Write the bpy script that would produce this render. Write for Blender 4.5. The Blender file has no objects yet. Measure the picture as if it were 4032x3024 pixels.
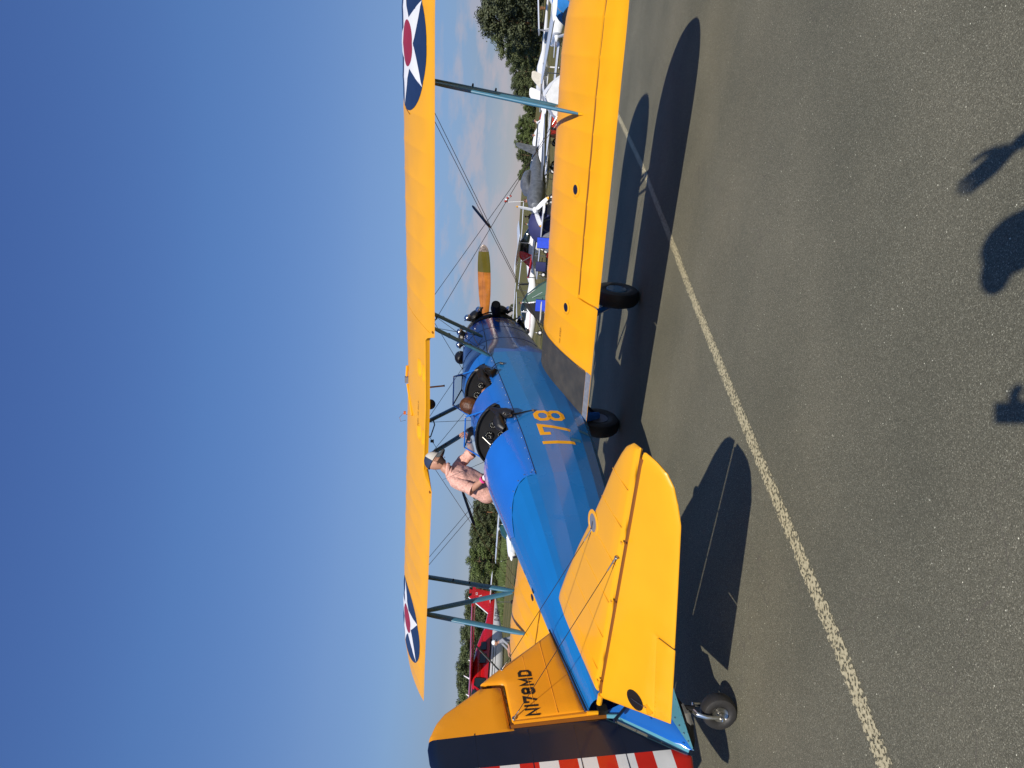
import bpy, bmesh, math, random
from mathutils import Vector, Matrix, noise
R = math.radians
random.seed(7)
S = bpy.context.scene
COL = S.collection

# ---------------------------------------------------------------- camera, sky, sun, exposure
CX, CY, CZ, YAW, PIT, ROL, F = -2.9699, -3.8176, 1.6271, 26.2412, -0.3915, 4.1006, 2728.75
TH, H0 = 10.0598, 0.73208
SUN_AZ, SUN_EL = 26.2, 35.5          # direction the light travels (azimuth) and sun height


def cam_axes():
    cy, sy = math.cos(R(YAW)), math.sin(R(YAW)); cp, sp = math.cos(R(PIT)), math.sin(R(PIT))
    f = Vector((cy * cp, sy * cp, sp)); r = Vector((sy, -cy, 0)); u = r.cross(f)
    c, s = math.cos(R(ROL)), math.sin(R(ROL))
    return c * r + s * u, -s * r + c * u, f


RV, UV, FV = cam_axes()
EYE = Vector((CX, CY, CZ))
cam = bpy.data.objects.new('camera', bpy.data.cameras.new('camera'))
COL.objects.link(cam); S.camera = cam
cam.data.sensor_width = 36.0; cam.data.lens = 36.0 * F / 4032
cam.data.clip_start = 0.05; cam.data.clip_end = 6000
ax, ay, az = -UV, RV, -FV            # the picture is shot with the phone held upright, frame stored on its side
cam.matrix_world = Matrix(((ax.x, ay.x, az.x, CX), (ax.y, ay.y, az.y, CY), (ax.z, ay.z, az.z, CZ), (0, 0, 0, 1)))

W = bpy.data.worlds.new('World'); S.world = W; W.use_nodes = True
nt = W.node_tree; nt.nodes.clear(); N = nt.nodes.new; LK = nt.links.new
wo = N('ShaderNodeOutputWorld'); bg = N('ShaderNodeBackground'); sky = N('ShaderNodeTexSky')
sky.sky_type = 'NISHITA'; sky.sun_disc = False; sky.sun_elevation = R(SUN_EL)
tos = Vector((-math.cos(R(SUN_AZ)), -math.sin(R(SUN_AZ)), 0))
sky.sun_rotation = math.atan2(tos.x, tos.y)
sky.altitude = 200; sky.air_density = 1.0; sky.dust_density = 0; sky.ozone_density = 6
bg.inputs['Strength'].default_value = 0.131
# thin fair-weather clouds low over the horizon
geo = N('ShaderNodeTexCoord'); sep = N('ShaderNodeSeparateXYZ'); LK(geo.outputs['Generated'], sep.inputs[0])
mp = N('ShaderNodeMapping'); mp.inputs['Scale'].default_value = (7, 7, 26); LK(geo.outputs['Generated'], mp.inputs[0])
nz = N('ShaderNodeTexNoise'); nz.inputs['Scale'].default_value = 1.6; nz.inputs['Detail'].default_value = 7
nz.inputs['Roughness'].default_value = .58; LK(mp.outputs[0], nz.inputs[0])
cr = N('ShaderNodeValToRGB'); cr.color_ramp.elements[0].position = .47; cr.color_ramp.elements[1].position = .62
LK(nz.outputs[0], cr.inputs[0])
band = N('ShaderNodeValToRGB'); e = band.color_ramp.elements
e[0].position = 0.01; e[0].color = (0.35, .35, .35, 1); e[1].position = .15; e[1].color = (0, 0, 0, 1)
m = e.new(.04); m.color = (1, 1, 1, 1); m = e.new(.085); m.color = (.75, .75, .75, 1)
LK(sep.outputs[2], band.inputs[0])
mu = N('ShaderNodeMath'); mu.operation = 'MULTIPLY'; LK(cr.outputs[0], mu.inputs[0]); LK(band.outputs[0], mu.inputs[1])
mu2 = N('ShaderNodeMath'); mu2.operation = 'MULTIPLY'; mu2.inputs[1].default_value = .75
dp = N('ShaderNodeVectorMath'); dp.operation = 'DOT_PRODUCT'; dp.inputs[1].default_value = (math.cos(R(8)), math.sin(R(8)), 0); LK(geo.outputs['Generated'], dp.inputs[0])
dm = N('ShaderNodeMapRange'); dm.inputs['From Min'].default_value = .955; dm.inputs['From Max'].default_value = .985; LK(dp.outputs['Value'], dm.inputs[0])
mu3 = N('ShaderNodeMath'); mu3.operation = 'MULTIPLY'; LK(mu.outputs[0], mu3.inputs[0]); LK(dm.outputs[0], mu3.inputs[1]); LK(mu3.outputs[0], mu2.inputs[0])
mx = N('ShaderNodeMixRGB'); mx.inputs[2].default_value = (3.7, 3.35, 3.7, 1)
# summer haze: the clear-sky model is a little too pale near the horizon and too grey overhead
hz = N('ShaderNodeValToRGB'); e = hz.color_ramp.elements
e[0].position = 0; e[0].color = (.36, .33, .42, 1); e[1].position = .60; e[1].color = (.68, .75, 1.0, 1)
for p_, c_ in ((.056, (.375, .35, .425)), (.12, (.52, .50, .56)), (.21, (.65, .61, .66)), (.40, (.68, .75, .875))): e.new(p_).color = (*c_, 1)
LK(sep.outputs[2], hz.inputs[0]); hm = N('ShaderNodeMixRGB'); hm.blend_type = 'MULTIPLY'; hm.inputs[0].default_value = 1
LK(sky.outputs[0], hm.inputs[1]); LK(hz.outputs[0], hm.inputs[2])
LK(mu2.outputs[0], mx.inputs[0]); LK(hm.outputs[0], mx.inputs[1]); LK(mx.outputs[0], bg.inputs[0])
LK(bg.outputs[0], wo.inputs[0])

sl = bpy.data.lights.new('sun', 'SUN'); sl.energy = 5.0; sl.angle = R(.53); sl.color = (1, .93, .83)
sun = bpy.data.objects.new('sun', sl); COL.objects.link(sun)
ld = Vector((math.cos(R(SUN_AZ)) * math.cos(R(SUN_EL)), math.sin(R(SUN_AZ)) * math.cos(R(SUN_EL)), -math.sin(R(SUN_EL))))
sun.rotation_euler = ld.to_track_quat('-Z', 'Y').to_euler(); sun.location = (-6, -6, 12)
S.view_settings.view_transform = 'Standard'; S.view_settings.look = 'None'
S.view_settings.exposure = 0; S.view_settings.gamma = 1; S.view_settings.use_curve_mapping = False
S.cycles.max_bounces = 7; S.cycles.transparent_max_bounces = 8

# ---------------------------------------------------------------- materials
M = {}


def mat(name, col, rough=.5, metal=0, coat=0, var=.0, vscale=6, bump=0, bscale=60, alpha=1, spec=.5, trans=0, dirt=None):
    m = bpy.data.materials.new(name); m.use_nodes = True; t = m.node_tree; b = t.nodes['Principled BSDF']
    b.inputs['Base Color'].default_value = (*col, 1); b.inputs['Roughness'].default_value = rough
    b.inputs['Metallic'].default_value = metal; b.inputs['Coat Weight'].default_value = coat
    b.inputs['Coat Roughness'].default_value = .04; b.inputs['Specular IOR Level'].default_value = spec
    b.inputs['Alpha'].default_value = alpha; b.inputs['Transmission Weight'].default_value = trans
    tc = t.nodes.new('ShaderNodeTexCoord')
    if var:
        n = t.nodes.new('ShaderNodeTexNoise'); n.inputs['Scale'].default_value = vscale; n.inputs['Detail'].default_value = 5
        t.links.new(tc.outputs['Object'], n.inputs[0])
        r = t.nodes.new('ShaderNodeValToRGB')
        d = dirt or tuple(c * (1 - var) for c in col)
        r.color_ramp.elements[0].position = .32; r.color_ramp.elements[1].position = .66
        r.color_ramp.elements[0].color = (*d, 1); r.color_ramp.elements[1].color = (*[min(1, c * (1 + var * .5)) for c in col], 1)
        t.links.new(n.outputs[0], r.inputs[0]); t.links.new(r.outputs[0], b.inputs['Base Color'])
        mr = t.nodes.new('ShaderNodeMapRange'); mr.inputs['To Min'].default_value = max(0, rough - .05); mr.inputs['To Max'].default_value = min(1, rough + .08)
        t.links.new(n.outputs[0], mr.inputs[0]); t.links.new(mr.outputs[0], b.inputs['Roughness'])
    if bump:
        n = t.nodes.new('ShaderNodeTexNoise'); n.inputs['Scale'].default_value = bscale; n.inputs['Detail'].default_value = 4
        t.links.new(tc.outputs['Object'], n.inputs[0])
        bp = t.nodes.new('ShaderNodeBump'); bp.inputs['Strength'].default_value = bump; bp.inputs['Distance'].default_value = .01
        t.links.new(n.outputs[0], bp.inputs['Height']); t.links.new(bp.outputs[0], b.inputs['Normal'])
    M[name] = m
    return m


mat('yellow', (.80, .370, .010), .38, coat=.12, spec=.35, var=.05, vscale=3, bump=.05, bscale=14)
mat('yellow_fin', (.78, .31, .010), .38, coat=.12, spec=.35, var=.05, vscale=4, bump=.05, bscale=14)
mat('blue', (.008, .150, .43), .25, coat=.45, var=.05, vscale=3, bump=.02, bscale=5)
mat('blue_metal', (.012, .15, .58), .16, coat=1, var=.05, vscale=4, bump=.015, bscale=4)
mat('cowl_blue', (.010, .10, .42), .20, coat=.45, var=.04, vscale=4, bump=.03, bscale=3)
mat('strut_blue', (.045, .17, .27), .4, coat=.25, var=.12, vscale=9)
mat('pale_blue', (.10, .32, .42), .35, coat=.4, var=.08, vscale=9)
mat('navy', (.004, .009, .028), .28, coat=.18, var=.1, vscale=5)
mat('insignia_blue', (.012, .03, .085), .4, var=.12, vscale=5)
mat('insignia_white', (.74, .75, .76), .42, var=.05, vscale=5)
mat('insignia_red', (.30, .018, .035), .42, var=.1, vscale=5)
mat('rudder_red', (.52, .012, .006), .28, coat=.4, var=.1, vscale=7)
mat('rudder_white', (.66, .67, .66), .3, coat=.3, var=.08, vscale=7)
mat('black', (.006, .006, .007), .5, var=.2)
mat('engine_black', (.010, .010, .010), .38, var=.4, vscale=30, bump=.2)
mat('leather', (.011, .011, .012), .42, var=.35, vscale=18, bump=.55, bscale=22)
mat('chrome', (.72, .72, .70), .18, 1, var=.15, vscale=20)
mat('steel', (.42, .41, .38), .36, 1, var=.3, vscale=40)
mat('brushed', (.62, .63, .64), .5, .85, var=.12, vscale=30)
mat('wire', (.07, .068, .065), .4, .8)
mat('rubber', (.016, .0155, .0155), .55, var=.3, vscale=14, bump=.2, dirt=(.026, .024, .022))
mat('walkway', (.022, .024, .027), .85, var=.5, vscale=7, bump=.6, bscale=260, dirt=(.055, .052, .048))
mat('wood', (.42, .15, .025), .2, coat=.7, var=.25, vscale=9)
mat('prop_olive', (.10, .085, .008), .3, coat=.5, var=.1)
mat('prop_tip', (.33, .28, .25), .4, .6, var=.6, vscale=40)
mat('dial', (.008, .008, .009), .25, coat=.6)
mat('dial_white', (.55, .55, .50), .5)
mat('panel', (.016, .016, .017), .5, var=.2, bump=.15, bscale=120)
mat('glass', (.62, .70, .70), .08, alpha=.30, var=0)
mat('skin', (.46, .235, .155), .5, var=.12, vscale=14)
mat('skin_dark', (.33, .15, .10), .55, var=.15, vscale=14)
mat('shirt', (.72, .40, .32), .9, var=.28, vscale=60, bump=.9, bscale=17)
mat('cream', (.55, .52, .45), .9, var=.1)
mat('cap_navy', (.014, .03, .075), .8, var=.15)
mat('cap_brim', (.085, .095, .095), .8, var=.15)
mat('beard', (.055, .028, .018), .8, var=.3, vscale=60)
mat('hair_brown', (.095, .036, .014), .4, var=.5, vscale=30, bump=.8, bscale=60)
mat('pink', (.9, .045, .28), .5)
mat('tape_white', (.75, .78, .80), .6)
mat('grey_shirt', (.27, .28, .31), .85, var=.15, bump=.5, bscale=20)
mat('dark_cloth', (.02, .022, .028), .8, var=.2)
mat('white_paint', (.78, .79, .80), .28, coat=.4, var=.04)
mat('white_cloth', (.72, .74, .76), .8, var=.08, bump=1, bscale=7)
mat('grey_cloth', (.16, .17, .18), .38, .3, var=.3, vscale=6, bump=1.2, bscale=6)
mat('red_paint', (.50, .008, .012), .25, coat=.5, var=.08)
mat('red_cloth', (.36, .022, .012), .75, var=.12, bump=.5, bscale=6)
mat('dark_glass', (.01, .018, .022), .06, coat=.5)
mat('green_glass', (.02, .07, .07), .08, coat=.5)
mat('blue_cloth', (.02, .07, .62), .7, var=.15, bump=.7, bscale=10)
mat('tent_blue', (.03, .22, .60), .6, var=.1, bump=.4)
mat('tent_navy', (.030, .034, .115), .7, var=.1, bump=.5, bscale=5)
mat('tent_grey', (.17, .18, .21), .7, var=.1, bump=.5, bscale=5)
mat('tent_green', (.028, .085, .055), .65, var=.12, bump=.5, bscale=5)
mat('yellow_tip', (.80, .38, .01), .4)
mat('orange_mesh', (.5, .12, .02), .7)
mat('cowl_letter', (.55, .26, .01), .35, coat=.5)
mat('text_black', (.008, .007, .006), .45)
mat('text_brown', (.22, .07, .003), .5)
mat('bark', (.14, .085, .05), .9, var=.4, vscale=8, bump=1)
mat('bark_pine', (.26, .13, .06), .9, var=.4, vscale=3, bump=1)


def leaf_mat(name, a, b, c):
    m = bpy.data.materials.new(name); m.use_nodes = True; t = m.node_tree; bs = t.nodes['Principled BSDF']
    g = t.nodes.new('ShaderNodeNewGeometry'); r = t.nodes.new('ShaderNodeValToRGB')
    r.color_ramp.elements[0].color = (*a, 1); r.color_ramp.elements[1].color = (*c, 1)
    r.color_ramp.elements.new(.5).color = (*b, 1)
    n = t.nodes.new('ShaderNodeTexNoise'); n.inputs['Scale'].default_value = .55; n.inputs['Detail'].default_value = 3
    tc = t.nodes.new('ShaderNodeTexCoord'); t.links.new(tc.outputs['Object'], n.inputs[0])
    mi = t.nodes.new('ShaderNodeMath'); mi.operation = 'ADD'; mi.use_clamp = True
    ms = t.nodes.new('ShaderNodeMath'); ms.operation = 'MULTIPLY_ADD'; ms.inputs[1].default_value = .5; ms.inputs[2].default_value = -.1
    t.links.new(g.outputs['Random Per Island'], ms.inputs[0]); t.links.new(ms.outputs[0], mi.inputs[0])
    mt = t.nodes.new('ShaderNodeMath'); mt.operation = 'MULTIPLY_ADD'; mt.inputs[1].default_value = 1.3; mt.inputs[2].default_value = -.35
    t.links.new(n.outputs[0], mt.inputs[0]); t.links.new(mt.outputs[0], mi.inputs[1])
    t.links.new(mi.outputs[0], r.inputs[0]); t.links.new(r.outputs[0], bs.inputs['Base Color'])
    bs.inputs['Roughness'].default_value = .6; bs.inputs['Specular IOR Level'].default_value = .3
    M[name] = m


leaf_mat('leaf_oak', (.058, .074, .030), (.090, .112, .045), (.135, .155, .066))
leaf_mat('leaf_light', (.060, .086, .026), (.105, .142, .042), (.16, .20, .066))
leaf_mat('leaf_pine', (.046, .056, .030), (.076, .090, .044), (.115, .13, .064))


def asphalt_mat():
    m = bpy.data.materials.new('asphalt'); m.use_nodes = True; t = m.node_tree; b = t.nodes['Principled BSDF']
    nn = t.nodes.new; L = t.links.new
    tc = nn('ShaderNodeTexCoord')
    v = nn('ShaderNodeTexVoronoi'); v.inputs['Scale'].default_value = 290; L(tc.outputs['Object'], v.inputs[0])
    v2 = nn('ShaderNodeTexVoronoi'); v2.inputs['Scale'].default_value = 100; L(tc.outputs['Object'], v2.inputs[0])
    wn = nn('ShaderNodeTexWhiteNoise'); L(v.outputs['Color'], wn.inputs[0])
    base = nn('ShaderNodeValToRGB'); e = base.color_ramp.elements
    e[0].color = (0.096, 0.09, 0.076, 1); e[1].color = (.42, .40, .34, 1); e[1].position = 1
    for p, c in ((.35, (0.133, 0.127, 0.105)), (.72, (0.169, 0.16, 0.136)), (.90, (0.215, 0.203, 0.169)), (.975, (0.294, 0.277, 0.237))):
        e.new(p).color = (*c, 1)
    L(wn.outputs[0], base.inputs[0])
    # rare large pale stones
    w2 = nn('ShaderNodeTexWhiteNoise'); L(v2.outputs['Color'], w2.inputs[0])
    gt = nn('ShaderNodeMath'); gt.operation = 'GREATER_THAN'; gt.inputs[1].default_value = .994; L(w2.outputs[0], gt.inputs[0])
    lt = nn('ShaderNodeMath'); lt.operation = 'LESS_THAN'; lt.inputs[1].default_value = .27; L(v2.outputs['Distance'], lt.inputs[0])
    mm = nn('ShaderNodeMath'); mm.operation = 'MULTIPLY'; L(gt.outputs[0], mm.inputs[0]); L(lt.outputs[0], mm.inputs[1])
    mx = nn('ShaderNodeMixRGB'); mx.inputs[2].default_value = (.85, .82, .72, 1); L(mm.outputs[0], mx.inputs[0]); L(base.outputs[0], mx.inputs[1])
    # broad mottling and dusty streaks
    n = nn('ShaderNodeTexNoise'); n.inputs['Scale'].default_value = .9; n.inputs['Detail'].default_value = 6; L(tc.outputs['Object'], n.inputs[0])
    r2 = nn('ShaderNodeValToRGB'); r2.color_ramp.elements[0].position = .3; r2.color_ramp.elements[0].color = (.86, .88, .74, 1)
    r2.color_ramp.elements[1].position = .72; r2.color_ramp.elements[1].color = (1.18, 1.17, .97, 1); L(n.outputs[0], r2.inputs[0])
    m3 = nn('ShaderNodeMixRGB'); m3.blend_type = 'MULTIPLY'; m3.inputs[0].default_value = 1; L(mx.outputs[0], m3.inputs[1]); L(r2.outputs[0], m3.inputs[2])
    # cracks
    n4 = nn('ShaderNodeTexNoise'); n4.inputs['Scale'].default_value = 2.2; n4.inputs['Detail'].default_value = 3; L(tc.outputs['Object'], n4.inputs[0])
    va = nn('ShaderNodeVectorMath'); va.operation = 'ADD'; L(tc.outputs['Object'], va.inputs[0]); L(n4.outputs['Color'], va.inputs[1])
    v3 = nn('ShaderNodeTexVoronoi'); v3.feature = 'DISTANCE_TO_EDGE'; v3.inputs['Scale'].default_value = .32; L(va.outputs[0], v3.inputs[0])
    c3 = nn('ShaderNodeMath'); c3.operation = 'LESS_THAN'; c3.inputs[1].default_value = .0012; L(v3.outputs['Distance'], c3.inputs[0])
    m5 = nn('ShaderNodeMixRGB'); m5.inputs[2].default_value = (.12, .105, .085, 1)
    c4 = nn('ShaderNodeMath'); c4.operation = 'MULTIPLY'; c4.inputs[1].default_value = .55; L(c3.outputs[0], c4.inputs[0])
    L(c4.outputs[0], m5.inputs[0]); L(m3.outputs[0], m5.inputs[1]); L(m5.outputs[0], b.inputs['Base Color'])
    b.inputs['Roughness'].default_value = .9; b.inputs['Specular IOR Level'].default_value = .15
    bp = nn('ShaderNodeBump'); bp.inputs['Strength'].default_value = .6; bp.inputs['Distance'].default_value = .0018
    ad = nn('ShaderNodeMath'); ad.operation = 'SUBTRACT'; L(wn.outputs[0], ad.inputs[0]); L(v.outputs['Distance'], ad.inputs[1])
    L(ad.outputs[0], bp.inputs['Height']); L(bp.outputs[0], b.inputs['Normal'])
    M['asphalt'] = m


asphalt_mat()


def grass_mat():
    m = bpy.data.materials.new('grass'); m.use_nodes = True; t = m.node_tree; b = t.nodes['Principled BSDF']
    nn = t.nodes.new; L = t.links.new
    tc = nn('ShaderNodeTexCoord')
    n = nn('ShaderNodeTexNoise'); n.inputs['Scale'].default_value = 5; n.inputs['Detail'].default_value = 9; n.inputs['Roughness'].default_value = .7
    L(tc.outputs['Object'], n.inputs[0])
    mp = nn('ShaderNodeMapping'); mp.inputs['Rotation'].default_value = (0, 0, R(-26)); mp.inputs['Scale'].default_value = (.35, .012, 1)
    L(tc.outputs['Object'], mp.inputs[0])
    n2 = nn('ShaderNodeTexNoise'); n2.inputs['Scale'].default_value = 1.2; n2.inputs['Detail'].default_value = 4; L(mp.outputs[0], n2.inputs[0])
    r1 = nn('ShaderNodeValToRGB'); r1.color_ramp.elements[0].position = .3; r1.color_ramp.elements[1].position = .7
    r1.color_ramp.elements[0].color = (.085, .088, .030, 1); r1.color_ramp.elements[1].color = (.215, .185, .085, 1)
    L(n.outputs[0], r1.inputs[0])
    r2 = nn('ShaderNodeValToRGB'); r2.color_ramp.elements[0].position = .38; r2.color_ramp.elements[1].position = .6
    r2.color_ramp.elements[0].color = (.62, .72, .55, 1); r2.color_ramp.elements[1].color = (1.15, 1.08, 1.05, 1)
    L(n2.outputs[0], r2.inputs[0])
    mx = nn('ShaderNodeMixRGB'); mx.blend_type = 'MULTIPLY'; mx.inputs[0].default_value = 1
    L(r1.outputs[0], mx.inputs[1]); L(r2.outputs[0], mx.inputs[2]); L(mx.outputs[0], b.inputs['Base Color'])
    b.inputs['Roughness'].default_value = .95; b.inputs['Specular IOR Level'].default_value = .1
    bp = nn('ShaderNodeBump'); bp.inputs['Strength'].default_value = .8; bp.inputs['Distance'].default_value = .08
    L(n.outputs[0], bp.inputs['Height']); L(bp.outputs[0], b.inputs['Normal'])
    M['grass'] = m


grass_mat()


def line_mat():
    m = bpy.data.materials.new('line_paint'); m.use_nodes = True; t = m.node_tree; b = t.nodes['Principled BSDF']
    nn = t.nodes.new; L = t.links.new; tc = nn('ShaderNodeTexCoord')
    n = nn('ShaderNodeTexNoise'); n.inputs['Scale'].default_value = 55; n.inputs['Detail'].default_value = 5; n.inputs['Roughness'].default_value = .6
    L(tc.outputs['Object'], n.inputs[0])
    at = nn('ShaderNodeUVMap'); sp = nn('ShaderNodeSeparateXYZ'); L(at.outputs[0], sp.inputs[0])
    # worn edges: distance from line centre lowers the paint
    a = nn('ShaderNodeMath'); a.operation = 'SUBTRACT'; a.inputs[1].default_value = .5; L(sp.outputs[0], a.inputs[0])
    ab = nn('ShaderNodeMath'); ab.operation = 'ABSOLUTE'; L(a.outputs[0], ab.inputs[0])
    pw = nn('ShaderNodeMath'); pw.operation = 'POWER'; pw.inputs[1].default_value = 3; L(ab.outputs[0], pw.inputs[0])
    ml = nn('ShaderNodeMath'); ml.operation = 'MULTIPLY'; ml.inputs[1].default_value = 1.1; L(pw.outputs[0], ml.inputs[0])
    sb = nn('ShaderNodeMath'); sb.operation = 'SUBTRACT'; L(n.outputs[0], sb.inputs[0]); L(ml.outputs[0], sb.inputs[1])
    g = nn('ShaderNodeMath'); g.operation = 'GREATER_THAN'; g.inputs[1].default_value = .445; L(sb.outputs[0], g.inputs[0])
    L(g.outputs[0], b.inputs['Alpha'])
    r = nn('ShaderNodeValToRGB'); r.color_ramp.elements[0].color = (.40, .35, .20, 1); r.color_ramp.elements[1].color = (.62, .55, .34, 1)
    r.color_ramp.elements[0].position = .4; r.color_ramp.elements[1].position = .7; L(n.outputs[0], r.inputs[0]); L(r.outputs[0], b.inputs['Base Color'])
    b.inputs['Roughness'].default_value = .8
    M['line_paint'] = m


line_mat()

# ---------------------------------------------------------------- helpers


def tag(o, label=None, cat=None, group=None, kind=None):
    if label: o['label'] = label
    if cat: o['category'] = cat
    if group: o['group'] = group
    if kind: o['kind'] = kind
    return o


def empty(name, loc=(0, 0, 0), rot=(0, 0, 0), label=None, cat=None, group=None):
    o = bpy.data.objects.new(name, None); COL.objects.link(o); o.location = loc; o.rotation_euler = rot
    o.empty_display_size = .2
    return tag(o, label, cat, group)


class MB:
    def __init__(s): s.v = []; s.f = []; s.m = []; s.mats = []; s.sm = []

    def mi(s, m):
        if m not in s.mats: s.mats.append(m)
        return s.mats.index(m)

    def add(s, vs, fs, m, smooth=True):
        k = len(s.v); s.v += [tuple(v) for v in vs]; i = s.mi(m)
        for f in fs: s.f.append([a + k for a in f]); s.m.append(i); s.sm.append(smooth)
        return s

    def grid(s, rows, m, smooth=True, closed=False, flip=False):
        n = len(rows[0]); vs = [p for r in rows for p in r]; fs = []
        for i in range(len(rows) - 1):
            for j in range(n if closed else n - 1):
                k = (j + 1) % n; f = [i * n + j, i * n + k, (i + 1) * n + k, (i + 1) * n + j]
                fs.append(f[::-1] if flip else f)
        return s.add(vs, fs, m, smooth)

    def ring(s, rings, m, smooth=True, caps=True):
        s.grid(rings, m, smooth, closed=True); n = len(rings[0])
        if caps:
            for rg, fl in ((rings[0], 1), (rings[-1], 0)):
                f = list(range(n)); s.add(rg, [f[::-1] if fl else f], m, False)
        return s

    def tube(s, pts, r, m, n=8, caps=True, flat=1):
        pts = [Vector(p) for p in pts]; rs = r if isinstance(r, (list, tuple)) else [r] * len(pts); rings = []
        ref = Vector((0, 0, 1)) if abs((pts[-1] - pts[0]).normalized().z) < .9 else Vector((1, 0, 0))
        for i, p in enumerate(pts):
            d = (pts[min(i + 1, len(pts) - 1)] - pts[max(i - 1, 0)]).normalized()
            a = d.cross(ref).normalized(); b = a.cross(d)
            rings.append([p + rs[i] * (math.cos(t) * a + math.sin(t) * b * flat) for t in [2 * math.pi * k / n for k in range(n)]])
        return s.ring(rings, m, True, caps)

    def box(s, c, d, m, rot=None, smooth=False):
        c = Vector(c); vs = []
        for x in (-1, 1):
            for y in (-1, 1):
                for z in (-1, 1):
                    p = Vector((x * d[0] / 2, y * d[1] / 2, z * d[2] / 2))
                    if rot: p = rot @ p
                    vs.append(c + p)
        return s.add(vs, [(0, 1, 3, 2), (4, 6, 7, 5), (0, 4, 5, 1), (2, 3, 7, 6), (0, 2, 6, 4), (1, 5, 7, 3)], m, smooth)

    def lathe(s, c, axis, prof, m, n=20, up=None):
        c = Vector(c); axis = Vector(axis).normalized(); ref = Vector((0, 0, 1)) if abs(axis.z) < .9 else Vector((1, 0, 0))
        a = axis.cross(ref).normalized(); b = a.cross(axis)
        rings = [[c + axis * h + r * (math.cos(t) * a + math.sin(t) * b) for t in [2 * math.pi * k / n for k in range(n)]] for h, r in prof]
        return s.grid(rings, m, True, closed=True)

    def ball(s, c, r, m, n=14, k=8, rot=None):
        c = Vector(c); r = Vector(r) if hasattr(r, '__len__') else Vector((r, r, r)); rows = []
        for i in range(k + 1):
            ph = -math.pi / 2 + math.pi * i / k; row = []
            for j in range(n):
                t = 2 * math.pi * j / n
                p = Vector((r.x * math.cos(ph) * math.cos(t), r.y * math.cos(ph) * math.sin(t), r.z * math.sin(ph)))
                row.append(c + (rot @ p if rot else p))
            rows.append(row)
        return s.grid(rows, m, True, closed=True)

    def build(s, name, parent=None, sharp=35, bevel=0):
        me = bpy.data.meshes.new(name); me.from_pydata(s.v, [], s.f)
        for m in s.mats: me.materials.append(M[m])
        me.polygons.foreach_set('material_index', s.m); me.polygons.foreach_set('use_smooth', s.sm)
        me.update(); bm = bmesh.new(); bm.from_mesh(me); bmesh.ops.remove_doubles(bm, verts=bm.verts, dist=1e-5)
        bmesh.ops.recalc_face_normals(bm, faces=bm.faces); bm.to_mesh(me); bm.free()
        me.set_sharp_from_angle(angle=R(sharp))
        o = bpy.data.objects.new(name, me); COL.objects.link(o)
        if bevel:
            b = o.modifiers.new('bevel', 'BEVEL'); b.width = bevel; b.segments = 2; b.limit_method = 'ANGLE'
        if parent: o.parent = parent
        return o


def flip_away(o, inside):
    return o


def single(name, fn, parent=None, **k):
    m = MB(); fn(m); return m.build(name, parent, **k)


# pixel of the photograph -> ray (used to find where things stand)
def ray(x, y):
    return FV + (3024 - y - 1512) / F * RV - (x - 2016) / F * UV


PM = Matrix.Rotation(-R(TH), 4, 'Y'); PM.translation = (0, 0, H0)
PI_ = PM.inverted()


def PY(x, y, yp):
    "point of the biplane's own frame on the plane y = yp"
    o = PI_ @ EYE; d = PI_.to_3x3() @ ray(x, y); t = (yp - o.y) / d.y; return o + t * d


def PX(x, y, xp):
    o = PI_ @ EYE; d = PI_.to_3x3() @ ray(x, y); t = (xp - o.x) / d.x; return o + t * d


def far(x, y, D):
    "world point on the pixel ray at horizontal distance D"
    d = ray(x, y); return EYE + d * (D / math.hypot(d.x, d.y))


def terrain(x, y):
    u = x - 15.0
    if u <= 0: return 0.0
    k = max(0, min(1, (28 - y) / 16)); k = k * k * (3 - 2 * k)
    h = -.62 * (1 - math.exp(-(u / 24) ** 2)) * max(k, min(1, max(0, (u - 60) / 60)))
    return h - .35 * min(1, max(0, (u - 80) / 500))


def stand(y, D, V=None):
    p = far(1997 - (y - 1512) * .0717, y, D); p.z = terrain(p.x, p.y); return p


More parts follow.
